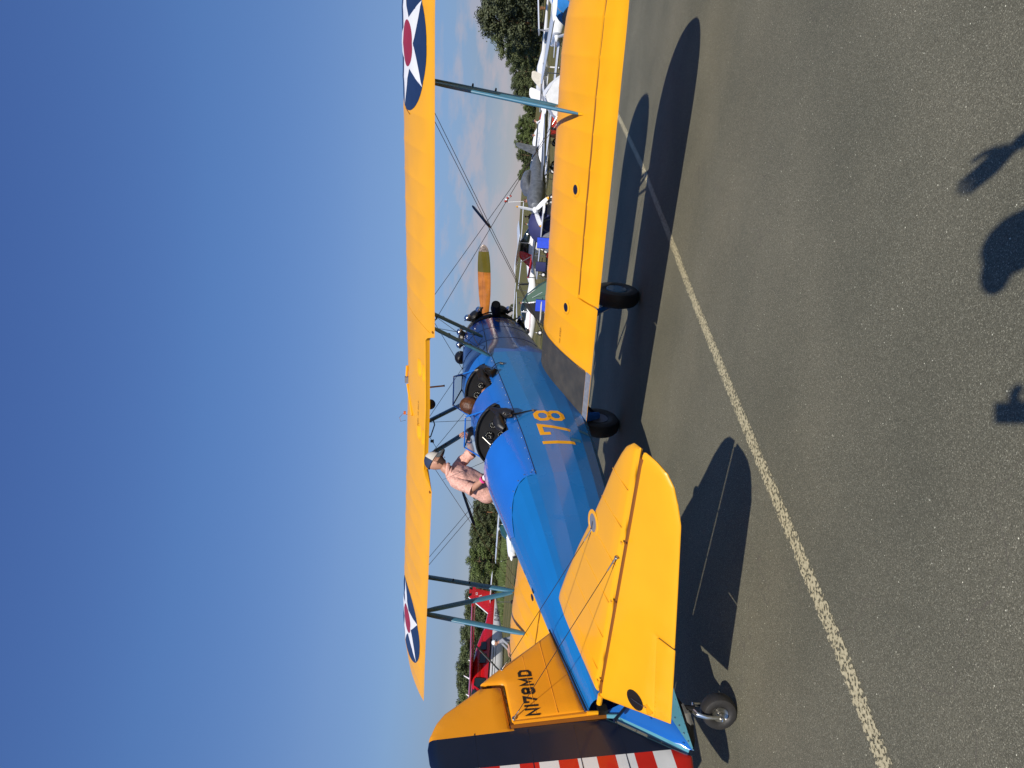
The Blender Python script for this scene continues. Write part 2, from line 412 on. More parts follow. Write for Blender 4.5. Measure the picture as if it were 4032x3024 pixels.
# ---------------------------------------------------------------- ground
def setting():
    xs = [-400, -120, -60, -30, -15, 0, 10, 15] + [15 + 3 * k for k in range(1, 20)] + [80, 100, 130, 170, 220, 300, 400, 600, 900, 1400, 2400, 4000]
    ys = [-4000, -2000, -1000, -500, -250, -120, -60, -30, -10, 0, 6, 10, 13, 16, 19, 22, 25, 28, 32, 40, 60, 120, 250, 500, 1000, 2000, 4000]
    rows = [[(x, y, terrain(x, y) - .004) for y in ys] for x in xs]
    o = MB().grid(rows, 'grass').build('ground', sharp=180); o['kind'] = 'structure'
    xs = [-60, -30, -14, -8, -4, 0, 4, 8, 12, 15.6]
    rows = []
    for x in xs: rows.append([(x + (.12 * math.sin(y * 1.7) + .08 * math.sin(y * 4.1) if x > 15 else 0), y, 0.0 if x < 15 else -.003) for y in [k * 1.0 for k in range(-60, 61)]])
    o = MB().grid(rows, 'asphalt', False).build('apron', sharp=180); o['kind'] = 'structure'
    L = [(-3.2, -.98), (-2.0, -1.15), (-1.068, -1.318), (-.692, -1.385), (-.173, -1.452), (.306, -1.505), (1.018, -1.585), (1.857, -1.69), (2.999, -1.84), (4.3, -2.04), (6.9, -2.42), (9.8, -2.72), (15.3, -3.2)]
    vs = []; fs = []
    for i, (x, y) in enumerate(L):
        a = Vector(L[max(i - 1, 0)]); b = Vector(L[min(i + 1, len(L) - 1)]); d = (b - a).normalized(); n = Vector((-d.y, d.x)) * .062
        vs += [(x - n.x, y - n.y, .004), (x + n.x, y + n.y, .004)]
        if i: fs.append((2 * i - 2, 2 * i, 2 * i + 1, 2 * i - 1))
    me = bpy.data.meshes.new('taxi_line'); me.from_pydata(vs, [], fs); uv = me.uv_layers.new(name='UVMap')
    for p in me.polygons:
        for li in p.loop_indices:
            vi = me.loops[li].vertex_index; uv.data[li].uv = (vi % 2, vi // 2)
    me.materials.append(M['line_paint']); o = bpy.data.objects.new('taxi_line', me); COL.objects.link(o); o['kind'] = 'structure'


setting()

# ================================================================ the biplane
BP = empty('biplane', (0, 0, H0), (0, -R(TH), 0),
           'blue and yellow open-cockpit biplane parked tail towards the camera on the asphalt', 'airplane')
C = 1.524
WG = dict(
    U=dict(x=5.50074, z=1.09839, i=R(4.0577), d=math.tan(R(.99356)), s=4.89, tip=1.05),
    L=dict(x=4.80084, z=-.46706, i=R(2.8682), d=math.tan(R(1.61297)), s=4.76, tip=1.2))
PITCH = .312


def af(f, up):
    t = .125; yt = 5 * t * (.2969 * math.sqrt(f) - .126 * f - .3516 * f * f + .2843 * f ** 3 - .1036 * f ** 4)
    if up: return .253 * (1.4845 * math.sqrt(f) - .63 * f - 1.758 * f * f + 1.4215 * f ** 3 - .5075 * f ** 4) * (1 - .9 * max(0, (f - .9) / .1))
    return -yt * .25


def wing(k, y, f, up=True, off=0.0, sag=True, te=1.0):
    g = WG[k]; a = abs(y); u = max(0, (a - (g['s'] - g['tip'])) / g['tip']); u = min(u, .9999)
    le = .68 * C * (1 - (1 - u ** 2.3) ** .46); tr = .32 * C * (1 - (1 - u ** 3.0) ** .46)
    ch = C - le - tr; fx = (le + f * ch) ; h = af(f, up) * C * (ch / C) ** .75
    if sag and .04 < f < .98:
        ph = (a / PITCH) % 1.0; sg = math.sin(math.pi * ph) ** .8 * .0042 - (.0016 if ph < .05 or ph > .95 else 0)
        h += -sg * (1 if up else -1) * min(1, (f - .04) / .12) * min(1, (.98 - f) / .2)
    ci, si = math.cos(g['i']), math.sin(g['i']); h += off * (1 if up else -1)
    zz = g['z'] + a * g['d'] - .035 * u ** 2
    return Vector((g['x'] - fx * ci + h * si, y, zz - fx * si + h * ci))


def ribs(a, b):
    ys = {round(a, 4), round(b, 4)}; k = 0
    while k * PITCH <= b + .4:
        for d in (-.016, 0, .016, .078, .156, .234):
            y = k * PITCH + d
            if a < y < b: ys.add(round(y, 4))
        k += 1
    g = sorted(ys); out = [g[0]]
    for y in g[1:]:
        if y - out[-1] > .006: out.append(y)
    out[-1] = round(b, 4); return out


def fr(a, b, n):
    return [a + (b - a) * (1 - math.cos(math.pi * t / n)) / 2 for t in range(n + 1)] if a == 0 else [a + (b - a) * t / n for t in range(n + 1)]


def wing_panel(name, k, side, ya, yb, f0, f1, mat_='yellow', parent=BP, caps=True, drop=0, hinge=None):
    ys = ribs(ya, yb)
    if k + '' in WG and yb >= WG[k]['s'] - .02:
        s_, tp = WG[k]['s'], WG[k]['tip']; ys = [y for y in ys if y < s_ - .28] + [s_ - tp * (1 - math.sin(R(a))) for a in (50, 56, 62, 67, 72, 76, 80, 84, 87, 89)]
        ys = sorted(set(y for y in ys if y >= ya))
    fs = fr(f0, f1, 16 if f0 == 0 else 7)
    if f1 == 1: fs[-1] = .9985
    rings = []
    for y in ys:
        r = [wing(k, side * y, f, True) for f in reversed(fs)] + [wing(k, side * y, f, False) for f in (fs[1:] if f0 == 0 else fs)]
        if drop:
            hp = wing(k, side * y, f0, True); rm = Matrix.Rotation(drop, 3, 'Y'); r = [hp + rm @ (p - hp) for p in r]
        rings.append(r)
    m = MB(); m.ring(rings, mat_, True, caps); return m.build(name, parent, sharp=30)


UW = {}
HF = .764
for side, nm in ((-1, 'starboard'), (1, 'port')):
    UW[side] = wing_panel('upper_wing_panel', 'U', side, .985, WG['U']['s'], 0, 1)
    UW[side]['label'] = f'{nm} upper wing panel, yellow with a star roundel'
    # lower wing: full-chord inner bay, outer bay cut at the aileron hinge, aileron
    lw = wing_panel('lower_wing_panel', 'L', side, .28, 1.565, 0, 1)
    lo_ = wing_panel('lower_wing_outer', 'L', side, 1.5652, WG['L']['s'], 0, HF)
    ai = wing_panel('aileron', 'L', side, 1.582, WG['L']['s'] - .02, HF + .022, 1, drop=-R(1.2))
    # dark strip in the hinge gap, its shade given as colour
    m = MB(); rows = [[wing('L', side * y, HF + .004, True, -.004), wing('L', side * y, HF + .018, False, -.004)] for y in (1.6, 2.5, 3.5, 4.2, 4.6)]
    m.grid(rows, 'text_brown'); m.build('hinge_gap_shade', lo_)
# centre section with the cut-out trailing edge and hand-holds


def centre():
    rings = []; ys = [0, .15, .30, .312, .322, .335, .355, .38, .42, .46, .485, .505, .518, .528, .54, .65, .75, .84, .90, .94, .97, .983]
    ys = sorted(set([-y for y in ys] + ys))
    FS = [0, .004, .015, .035, .065, .10, .15, .21, .28, .35, .42, .49, .55, .60, .64, .655, .665, .675, .69, .705, .72, .732, .742, .75, .758, .765, .772, .78, .795, .806, .814, .822, .83]

    def pocket(y, f):
        d = 0
        for f0, f1, dp in ((.66, .745, .036), (.768, .818, .030)):
            q = (abs((abs(y) - .42) / .108) ** 3.5 + abs((f - (f0 + f1) / 2) / ((f1 - f0) / 2)) ** 3) ** .3
            t = max(0, min(1, (1.0 - q) / .22)); d += dp * t * t * (3 - 2 * t)
        return d
    for y in ys:
        a = abs(y); w = 0 if a < .84 else (1 - math.cos(min(1, (a - .84) / .143) * math.pi / 2)) ** .8
        k = (.83 + .168 * w) / .83
        fs = [f * k for f in FS]; up = [wing('U', y, f, True, -pocket(y, f), sag=False) for f in fs]
        lo = [wing('U', y, f, False, sag=False) + Vector((0, 0, .07 * max(0, f - .4) * (1 - w))) for f in fs]
        if a < .9: up[-1] = up[-1] + Vector((.004, 0, -.004)); lo[-1] = up[-1] + Vector((.010, 0, -.022)); lo[-2] = lo[-1].lerp(lo[-3], .5) + Vector((0, 0, -.004))
        rings.append(list(reversed(up)) + lo[1:])
    m = MB(); m.ring(rings, 'yellow', True, True); return m.build('centre_section', BP, sharp=40)


CS = centre()
m = MB()   # metal strip and walkway on the right lower wing root, and on the left
for side in (-1, 1):
    w = MB(); rows = []
    for f in [.015, .05, .1, .16, .25, .35, .45, .55, .65, .75, .85, .935]:
        rows.append([wing('L', side * y, f, True, .003, False) for y in (.30, .42, .55, .7, .8, .862)])
    w.grid(rows, 'walkway'); wk = w.build('walkway', BP)
    t = MB(); t.grid([[wing('L', side * y, f, True, .0035 if f < .99 else .002, False) for y in (.30, .6, .75, .872)] for f in (.937, .965, .996)], 'brushed')
    t.grid([[wing('L', side * y, f, True, .0045, False) for y in (.864, .876)] for f in [.02, .1, .2, .35, .5, .65, .8, .93]], 'steel')
    t.build('metal_strip', wk)
    for k in range(12):
        r_ = MB(); p = wing('L', side * (.44 + k * .036), .965, True, .004, False); r_.ball(p, .0022, 'steel', 6, 4); r_.build('rivet', wk)


def decal(name, polys, mapf, mt, parent, cu=(), cv=(), step=None):
    "flat 2-D polygons cut on grid lines and laid on a surface"
    bm = bmesh.new()
    for P in polys:
        vs = [bm.verts.new((u, v, 0)) for u, v in P]
        try: bm.faces.new(vs)
        except Exception: pass
    us = [v.co.x for v in bm.verts]; vv = [v.co.y for v in bm.verts]
    cu = list(cu); cv = list(cv)
    if step:
        k = math.ceil(min(us) / step[0])
        while k * step[0] < max(us): cu.append(k * step[0]); k += 1
        k = math.ceil(min(vv) / step[1])
        while k * step[1] < max(vv): cv.append(k * step[1]); k += 1
    for c in cu: bmesh.ops.bisect_plane(bm, geom=bm.verts[:] + bm.edges[:] + bm.faces[:], plane_co=(c, 0, 0), plane_no=(1, 0, 0))
    for c in cv: bmesh.ops.bisect_plane(bm, geom=bm.verts[:] + bm.edges[:] + bm.faces[:], plane_co=(0, c, 0), plane_no=(0, 1, 0))
    bmesh.ops.triangulate(bm, faces=bm.faces[:])
    for v in bm.verts: v.co = mapf(v.co.x, v.co.y)
    me = bpy.data.meshes.new(name); bm.to_mesh(me); bm.free(); me.materials.append(M[mt])
    o = bpy.data.objects.new(name, me); COL.objects.link(o); o.parent = parent; return o


RR = .605
for side in (-1, 1):
    cy, cf = side * 3.735, .485

    def mp_(off):
        return lambda u, v: wing('U', cy + u, max(.012, cf - v / C), True, off)
    circ = lambda r, n=48: [(r * math.cos(2 * math.pi * i / n), r * math.sin(2 * math.pi * i / n)) for i in range(n)]
    ri = []
    for i in range(10):
        r = RR * (1 if i % 2 == 0 else .382); a = math.pi / 2 + math.pi * i / 5; ri.append((r * math.cos(a), r * math.sin(a)))
    st = (.052, .06)
    d = decal('roundel', [circ(RR)], mp_(.0022), 'insignia_blue', UW[side], step=st)
    star = [[ri[i], ri[(i + 1) % 10], ri[(i + 9) % 10]] for i in range(0, 10, 2)] + [[ri[i] for i in range(1, 10, 2)]]
    decal('star', star, mp_(.0032), 'insignia_white', d, step=st)
    decal('red_disc', [circ(.205, 32)], mp_(.0042), 'insignia_red', d, step=st)

# inspection rings on the lower wings
for side in (-1, 1):
    for y, f in ((1.383, .624), (2.584, .629)):
        g = MB(); q_ = lambda r, off: [wing('L', side * y + r * math.cos(t), f - r * math.sin(t) / C, True, off, False) for t in [2 * math.pi * i / 24 for i in range(24)]]
        g.grid([q_(.074, .001), q_(.070, .004), q_(.048, .0045), q_(.046, .002)], 'yellow', True, True)
        g.add(q_(.047, .003), [tuple(range(24))], 'navy', False); g.build('inspection_port', BP)

# ---------------------------------------------------------------- fuselage
KEY = [  # x, half width at rail, rail z, crest z, lower facets (y, z)
    (.14, .118, .150, .205, [(.116, .09), (.112, .01), (.105, -.07), (.095, -.15), (.08, -.22), (.05, -.285), (0, -.31)]),
    (.5, .175, .168, .262, [(.178, .09), (.176, .0), (.168, -.09), (.152, -.18), (.125, -.26), (.075, -.33), (0, -.35)]),
    (1.4, .300, .184, .352, [(.312, .06), (.312, -.06), (.302, -.17), (.275, -.275), (.23, -.36), (.14, -.425), (0, -.45)]),
    (2.26, .400, .190, .458, [(.418, .04), (.420, -.085), (.410, -.21), (.375, -.33), (.315, -.43), (.2, -.50), (0, -.525)]),
    (2.9, .430, .205, .548, [(.451, .03), (.455, -.10), (.446, -.24), (.412, -.37), (.355, -.48), (.23, -.555), (0, -.585)]),
    (3.6, .435, .232, .575, [(.457, .05), (.461, -.09), (.452, -.24), (.422, -.39), (.375, -.51), (.25, -.60), (0, -.63)]),
    (4.83, .435, .285, .612, [(.452, .10), (.456, -.06), (.448, -.22), (.425, -.37), (.375, -.49), (.25, -.585), (0, -.615)]),
]


def sec(x):
    for a, b in zip(KEY, KEY[1:]):
        if x <= b[0] or b is KEY[-1]:
            t = max(0, min(1, (x - a[0]) / (b[0] - a[0]))); L_ = lambda p, q: p + (q - p) * t
            return L_(a[1], b[1]), L_(a[2], b[2]), L_(a[3], b[3]), [(L_(p[0], q[0]), L_(p[1], q[1])) for p, q in zip(a[4], b[4])]


def lower(x):
    hw, zr, zc, lf = sec(x); pts = [(hw, zr)] + lf
    return pts


def side_y(x, z):
    pts = lower(x)
    for (ya, za), (yb, zb) in zip(pts, pts[1:]):
        if za >= z >= zb: return ya + (yb - ya) * (za - z) / (za - zb)
    return pts[0][0]


def deck(x, a):
    "point of the top deck, a = 0 crest .. 1 rail, right side y<0"
    hw, zr, zc, _ = sec(x); t = a * math.pi / 2
    return Vector((x, -hw * math.sin(t) ** .92, zr + (zc - zr) * math.cos(t) ** .95))


FUS = MB()
xs = [.14, .32, .5, .8, 1.1, 1.4, 1.7, 2.0, 2.26, 2.5, 2.72, 2.9, 3.25, 3.6, 4.0, 4.4, 4.83]
for s_ in (-1, 1):
    pl = [[Vector((x, s_ * y, z)) for y, z in lower(x)] for x in xs]
    for j in range(7):   # one flat fabric facet between stringers at a time
        for i in range(len(xs) - 1):
            FUS.add([pl[i][j], pl[i + 1][j], pl[i + 1][j + 1], pl[i][j + 1]], [(0, 1, 2, 3)], 'blue', False)
fus = FUS.build('fuselage', BP, sharp=4)
# the sun-faded lower side belts pick up the surroundings: glossy, so nothing more is painted

# turtle deck: fabric behind x = 2.2, metal in front; cockpit openings are real gaps


def deck_piece(name, x0, x1, mt, n=6, na=9, parent=BP, amax=1.0, amin=-1.0, lift=.0, flat=False, curve=None):
    rows = []
    for i in range(n + 1):
        x = x0 + (x1 - x0) * i / n; row = []
        for j in range(na * 2 + 1):
            a = amin + (amax - amin) * j / (na * 2)
            xx = x
            if curve: xx = curve(x, abs(a), i / n)
            p = deck(xx, abs(a)); s2 = 1 if a < 0 else -1
            p.y = -p.y * (1 if a < 0 else -1); p.z += lift; row.append(p)
        rows.append(row)
    return MB().grid(rows, mt, not flat).build(name, parent, sharp=3 if flat else 40)


def join(x, a, t):  # curved seam between metal and fabric
    e_ = 2.26 - .36 * (1 - min(1, a / .9)) ** 2
    return e_ + (x - 2.26) * (1 if True else 0)


rear_fab = deck_piece('turtle_deck', .14, 2.26, 'blue', 10, 5, flat=True, curve=lambda x, a, t: x + (join(2.26, a, 1) - 2.26) * t)
rear_met = deck_piece('deck_panel', 2.26, 2.98, 'blue_metal', 5, 12, lift=.003, curve=lambda x, a, t: x + (join(2.26, a, 1) - 2.26) * (1 - t) + .10 * t * a ** 3)
mid_met = deck_piece('deck_panel', 3.63, 3.965, 'blue_metal', 3, 12, lift=.003, curve=lambda x, a, t: x + .10 * t * a ** 3 - .02 * (1 - t) * a)
fwd_met = deck_piece('deck_panel', 4.57, 4.83, 'blue_metal', 3, 12, lift=.003)
# side coamings under the cockpit openings (rail up to the sill)
for s_ in (-1, 1):
    rows = []
    for x in [2.94 + i * .1 for i in range(20)]:
        x = min(x, 4.83); a0 = .80 if not 3.63 < x < 3.97 else .70
        r = []
        for a in (1.0, .95, .9, .85, a0):
            p = deck(x, a); p.y *= -s_ * -1 if s_ < 0 else -1; p.z += .004; r.append(p)
        if s_ < 0:
            for p in r: p.y = -abs(p.y)
        else:
            for p in r: p.y = abs(p.y)
        rows.append(r)
    MB().grid(rows, 'blue_metal').build('cockpit_side', BP)
# rivets along the rail
for k in range(44):
    x = 2.32 + k * .058
    o = MB().ball((x, -sec(x)[0] - .004, sec(x)[1] + .024), .0036, 'steel' if k % 3 == 0 else 'blue_metal', 6, 4).build('screw', rear_met if x < 3.6 else mid_met)
seam = MB(); seam.tube([(x, -sec(x)[0] - .001, sec(x)[1] + .001) for x in [2.26 + i * .1 for i in range(27)]], .0035, 'navy', 5); seam.build('seam', fus)
seam = MB(); seam.tube([deck(join(2.26, a, 0), a) + Vector((0, 0, .004)) for a in [i / 12 for i in range(13)]], .003, 'blue', 5); seam.build('seam', rear_met)
for a in (.25, .45, .62, .78, .92, 1.0):
    p = deck(join(2.26, a, 0) + .03, a); MB().ball(p + Vector((0, -.004, .006)), .007, 'chrome', 7, 4).build('screw', rear_met)

# forward metal body and engine cowling: morph from the faceted section to an oval
def cowl_sec(t, x):
    hw, zr, zc, lf = sec(4.83); out = []
    top = [deck(4.83, a) for a in (0, .12, .24, .36, .48, .6, .72, .84, .93, 1.0)]
    poly = [Vector((0, -p.y if p.y < 0 else p.y, p.z)) for p in top] + [Vector((0, y, z)) for y, z in lf]
    cz = .035 - .0 * t; cen = .03
    zc_ = .612 * (1 - t) + .49 * t - .02 * math.sin(math.pi * t) * 0
    zb_ = -.615 * (1 - t) - .44 * t; hw_ = .455 * (1 - t) + .395 * t + .012 * math.sin(math.pi * t)
    zm = (zc_ + zb_) / 2; zh = (zc_ - zb_) / 2
    pm = (.612 - .615) / 2; ph = (.612 + .615) / 2
    for i, p in enumerate(poly):
        an = math.atan2(p.y / .455, (p.z - pm) / ph); el = Vector((x, hw_ * math.sin(an), zm + zh * math.cos(an)))
        fl = Vector((x, p.y * hw_ / .455, zm + (p.z - pm) / ph * zh)); w = min(1, t * 2.6)
        out.append(fl.lerp(el, w * w * (3 - 2 * w)))
    return out


def body_fwd(name, t0, t1, mt, n, x0=4.83, x1=6.12, lip=False):
    rows = []
    for i in range(n + 1):
        t = t0 + (t1 - t0) * i / n; x = x0 + (x1 - x0) * t; h = cowl_sec(t, x)
        full = [Vector((p.x, -p.y, p.z)) for p in h] + [Vector(p) for p in reversed(h[1:-1])]
        rows.append(full)
    m = MB(); m.grid(rows, mt, True, closed=True)
    if lip:
        c = Vector((x1, 0, .025)); r2 = [c + (p - c) * .93 + Vector((.01, 0, 0)) for p in rows[-1]]; r3 = [c + (p - c) * .90 - Vector((.12, 0, 0)) for p in rows[-1]]
        r3 = [Vector((x1 - .12, p.y, p.z)) for p in r3]
        m.grid([rows[-1], r2, r3], mt, True, True); m.add(r3, [tuple(range(len(r3)))], 'engine_black', False)
    return m.build(name, BP, sharp=30)


fwd = body_fwd('forward_panel', 0, .36, 'cowl_blue', 5)
cowl = body_fwd('cowling', .363, 1, 'cowl_blue', 9, lip=True)
for t in (.3615, .69):
    h = cowl_sec(t, 4.83 + 1.29 * t); full = [Vector((p.x, -p.y, p.z)) for p in h] + [Vector(p) for p in reversed(h[1:-1])]
    MB().tube(full + [full[0]], .0035, 'navy', 4, caps=False).build('seam', cowl)
pts = []
for t in [i / 10 for i in range(11)]:
    h = cowl_sec(t, 4.83 + 1.29 * t); p = h[8]; pts.append(Vector((p.x, -p.y - .002, p.z)))
MB().tube(pts, .006, 'navy', 5).build('cowl_hinge', cowl)
# yellow letters on the nose cowl, half hidden by its curve
for (dx, z0, z1) in ((.05, -.16, .09), (.115, -.19, .075), (.18, -.2, .06)):
    def cm(u, v):
        t = (u - 4.83) / 1.29; h = cowl_sec(min(1, t), u); best = None
        for a, b in zip(h, h[1:]):
            if a.z >= v >= b.z:
                k = (a.z - v) / (a.z - b.z + 1e-9); return Vector((u, -(a.y + (b.y - a.y) * k) - .003, v))
        return Vector((u, -.4, v))
    x = 6.11 - dx
    decal('letter_stroke', [[(x - .022, z0), (x, z0), (x, z1), (x - .022, z1)]], cm, 'cowl_letter', cowl, step=(.02, .03))
decal('letter_stroke', [[(5.95, .035), (5.99, .035), (5.99, .075), (5.95, .075)]], cm, 'cowl_letter', cowl, step=(.02, .03))
decal('letter_stroke', [[(5.905, .0), (5.93, .0), (5.93, .04), (5.905, .04)]], cm, 'cowl_letter', cowl, step=(.02, .03))

# ---- numerals and letters as strokes
GL = {
    '1': ([[(.5, 0), (.5, 1)]], .25), 'I': ([[(.5, 0), (.5, 1)]], .3),
    '7': ([[(0, .78), (0, 1), (1, 1), (.45, 0)]], 1), '7s': ([[(0, .80), (0, 1), (1, 1), (.42, 0)]], 1),
    '8': ([[(.28, .5), (0, .65), (0, .87), (.28, 1), (.72, 1), (1, .87), (1, .65), (.72, .5), (.28, .5), (0, .35), (0, .13), (.28, 0), (.72, 0), (1, .13), (1, .35), (.72, .5)]], 1),
    'N': ([[(0, 0), (0, 1), (1, 0), (1, 1)]], 1), 'M': ([[(0, 0), (0, 1), (.5, .25), (1, 1), (1, 0)]], 1.15),
    'D': ([[(0, 0), (0, 1), (.65, 1), (1, .82), (1, .18), (.65, 0), (0, 0)]], 1),
    'F': ([[(0, 0), (0, 1), (1, 1)], [(0, .52), (.8, .52)]], 1), 'H': ([[(0, 0), (0, 1)], [(1, 0), (1, 1)], [(0, .5), (1, .5)]], 1),
    'B': ([[(0, 0), (0, 1), (.7, 1), (.95, .87), (.95, .65), (.7, .52), (1, .36), (1, .14), (.7, 0), (0, 0)], [(0, .52), (.7, .52)]], 1),
    '-': ([[(.1, .5), (.9, .5)]], .7), ' ': ([], .6),
    'O': ([[(.3, 0), (0, .2), (0, .8), (.3, 1), (.7, 1), (1, .8), (1, .2), (.7, 0), (.3, 0)]], 1),
    'S': ([[(0, .15), (.3, 0), (.75, 0), (1, .2), (.8, .5), (.2, .5), (0, .8), (.3, 1), (.7, 1), (1, .85)]], 1),
    'T': ([[(0, 1), (1, 1)], [(.5, 1), (.5, 0)]], 1), 'E': ([[(1, 0), (0, 0), (0, 1), (1, 1)], [(0, .5), (.8, .5)]], 1),
    'P': ([[(0, 0), (0, 1), (.7, 1), (1, .85), (1, .6), (.7, .47), (0, .47)]], 1), 'U': ([[(0, 1), (0, .15), (.3, 0), (.7, 0), (1, .15), (1, 1)]], 1),
    'L': ([[(0, 1), (0, 0), (.9, 0)]], .9), 'G': ([[(1, .8), (.7, 1), (.3, 1), (0, .8), (0, .2), (.3, 0), (.75, 0), (1, .2), (1, .48), (.6, .48)]], 1),
    'A': ([[(0, 0), (.5, 1), (1, 0)], [(.2, .35), (.8, .35)]], 1), '4': ([[(.75, 0), (.75, 1), (0, .3), (1, .3)]], 1),
    '6': ([[(.9, .9), (.6, 1), (.3, 1), (0, .7), (0, .2), (.3, 0), (.7, 0), (1, .2), (1, .4), (.7, .56), (.05, .5)]], 1),
    '0': ([[(.3, 0), (0, .2), (0, .8), (.3, 1), (.7, 1), (1, .8), (1, .2), (.7, 0), (.3, 0)]], 1), '/': ([[(0, 0), (1, 1)]], .8),
}


def strokes(txt, h, w, th, gap):
    "polygons of a line of text: cap height h, letter width w, stroke th"
    out = []; x = 0
    for ch in txt:
        g, ww = GL[ch]; cw = w * ww
        for pl in g:
            P = [Vector((x + th / 2 + (a * (cw - th)), th / 2 + b * (h - th))) for a, b in pl]
            closed = (P[0] - P[-1]).length < 1e-6; n = len(P); L_, R_ = [], []
            for i in range(n):
                if closed: pv, nx = P[(i - 1) if i else n - 2], P[(i + 1) if i < n - 1 else 1]
                else: pv, nx = P[max(i - 1, 0)], P[min(i + 1, n - 1)]
                d1 = (P[i] - pv); d2 = (nx - P[i])
                d1 = d1.normalized() if d1.length > 1e-9 else d2.normalized(); d2 = d2.normalized() if d2.length > 1e-9 else d1
                n1 = Vector((-d1.y, d1.x)); n2 = Vector((-d2.y, d2.x)); b = (n1 + n2)
                b = b.normalized() if b.length > 1e-6 else n1; k = min(2.2, 1 / max(.35, b.dot(n1)))
                o = b * th / 2 * k; q = Vector(P[i])
                if not closed and i in (0, n - 1): q = q + (-d2 if i == 0 else d1) * (th / 2)
                L_.append(q + o); R_.append(q - o)
            for i in range(n - 1): out.append([tuple(L_[i]), tuple(R_[i]), tuple(R_[i + 1]), tuple(L_[i + 1])])
        x += cw + gap
    return out, x - gap


# "178" on the right fuselage side: reads nose-ward
pol, wd = strokes('178', .318, .205, .048, .062)
zf = [z for _, z in lower(2.9)]


def side_map(u, v):
    x = 2.695 + u; z = -.272 + v; return Vector((x, -side_y(x, z) - .0025, z))


facets = [z + .272 for z in (.034, .03, -.098, -.10, -.238, -.24)]
for i_, ch in enumerate('178'):
    pp, _w = strokes(ch, .318, .205, .048, 0); ox = [0, .155, .42][i_]
    pp = [[(a + ox, b) for a, b in q] for q in pp]
    decal('numeral', pp, side_map, 'yellow', fus, cv=facets, step=(.1, .04))['label'] = f'yellow numeral {ch} on the fuselage side'

# foot step recess and chrome strap low on the side
for a in ((2.75, 3.02, -.24, -.34), (2.95, 3.2, -.37, -.475)):
    rows = [[Vector((x, -side_y(x, z) - .004, z)) for x in (a[0] + k * .0, a[0] + .05 + k * .0)] for k, z in enumerate([a[2] + (a[3] - a[2]) * t / 4 for t in range(5)])]
    MB().grid(rows, 'strut_blue').build('step_strap', fus)

# ---------------------------------------------------------------- slabs: fin, rudder, stabiliser, elevators
def slab(name, outline, frame, T, edge, mts, matf, parent, step=.06, lines=(), sharp=40):
    """outline in 2-D (a,b); frame(a,b,h)->Vector; T(a,b) half thickness; edge = rounding distance"""
    bm = bmesh.new(); vs = [bm.verts.new((a, b, 0)) for a, b in outline]; f = bm.faces.new(vs)
    ec = []
    for i in range(len(outline)):
        p, q = Vector(outline[i]), Vector(outline[(i + 1) % len(outline)]); d_ = (q - p)
        if d_.length < .03: continue
        n_ = Vector((-d_.y, d_.x)).normalized()
        for k_ in (.10, .38): ec.append((tuple(p + n_ * edge * k_) + (0,), tuple(n_) + (0,)))
        for k_ in (.10, .38): ec.append((tuple(p - n_ * edge * k_) + (0,), tuple(n_) + (0,)))
    us = [v.co.x for v in bm.verts]; ws = [v.co.y for v in bm.verts]
    cuts = []
    k = math.ceil(min(us) / step)
    while k * step < max(us): cuts.append(((k * step, 0, 0), (1, 0, 0))); k += 1
    k = math.ceil(min(ws) / step)
    while k * step < max(ws): cuts.append(((0, k * step, 0), (0, 1, 0))); k += 1
    cuts += ec
    for (p, q) in lines: cuts.append((p, q))
    for co, no in cuts: bmesh.ops.bisect_plane(bm, geom=bm.verts[:] + bm.edges[:] + bm.faces[:], plane_co=co, plane_no=no)
    bm.normal_update(); bm.verts.ensure_lookup_table()
    ol = [Vector(p) for p in outline]

    def dist(p):
        best = 9
        for i in range(len(ol)):
            a, b = ol[i], ol[(i + 1) % len(ol)]; ab = b - a; t = max(0, min(1, (p - a).dot(ab) / max(ab.length_squared, 1e-12)))
            best = min(best, (p - a - ab * t).length)
        return best
    n = len(bm.verts); up, dn = [], []; faces = []; mi = []
    for v in bm.verts:
        a, b = v.co.x, v.co.y; d = dist(Vector((a, b))); r = min(1, d / edge); h = T(a, b) * math.sqrt(max(0, 1 - (1 - r) ** 2))
        up.append(frame(a, b, h)); dn.append(frame(a, b, -h))
    for f in bm.faces:
        ids = [v.index for v in f.verts]; c = f.calc_center_median(); k = mts.index(matf(c.x, c.y)) if matf else 0
        faces.append(ids); mi.append(k); faces.append([i + n for i in reversed(ids)]); mi.append(k)
    me = bpy.data.meshes.new(name); me.from_pydata([tuple(p) for p in up + dn], [], faces)
    for q in mts: me.materials.append(M[q])
    me.polygons.foreach_set('material_index', mi); me.polygons.foreach_set('use_smooth', [True] * len(faces))
    b2 = bmesh.new(); b2.from_mesh(me); bmesh.ops.remove_doubles(b2, verts=b2.verts, dist=1e-5); bmesh.ops.recalc_face_normals(b2, faces=b2.faces); b2.to_mesh(me); b2.free()
    me.set_sharp_from_angle(angle=R(sharp)); bm.free()
    o = bpy.data.objects.new(name, me); COL.objects.link(o); o.parent = parent; return o


fin_o = [(.118, .222), (.82, .315), (.70, .475), (.56, .675), (.47, .80), (.408, .872), (.392, .868), (.386, .742), (.372, .722), (.092, .708)]
fin = slab('fin', fin_o, lambda a, b, h: Vector((a, h, b)), lambda a, b: .034 - .012 * max(0, (a - .2)) / .6, .045, ['yellow_fin'], None, BP, .07)
for z0 in (.41, .55):   # ribs under the fabric
    m = MB()
    for s_ in (-1, 1): m.tube([(.13, s_ * .0335, z0), (.3, s_ * .0325, z0 + .004), (.72 if z0 < .5 else .6, s_ * .024, z0 + .012)], .003, 'yellow_fin', 5)
    m.build('rib', fin)
RD = R(-3)
hx = lambda z: .098 - .030 * (z - .09)


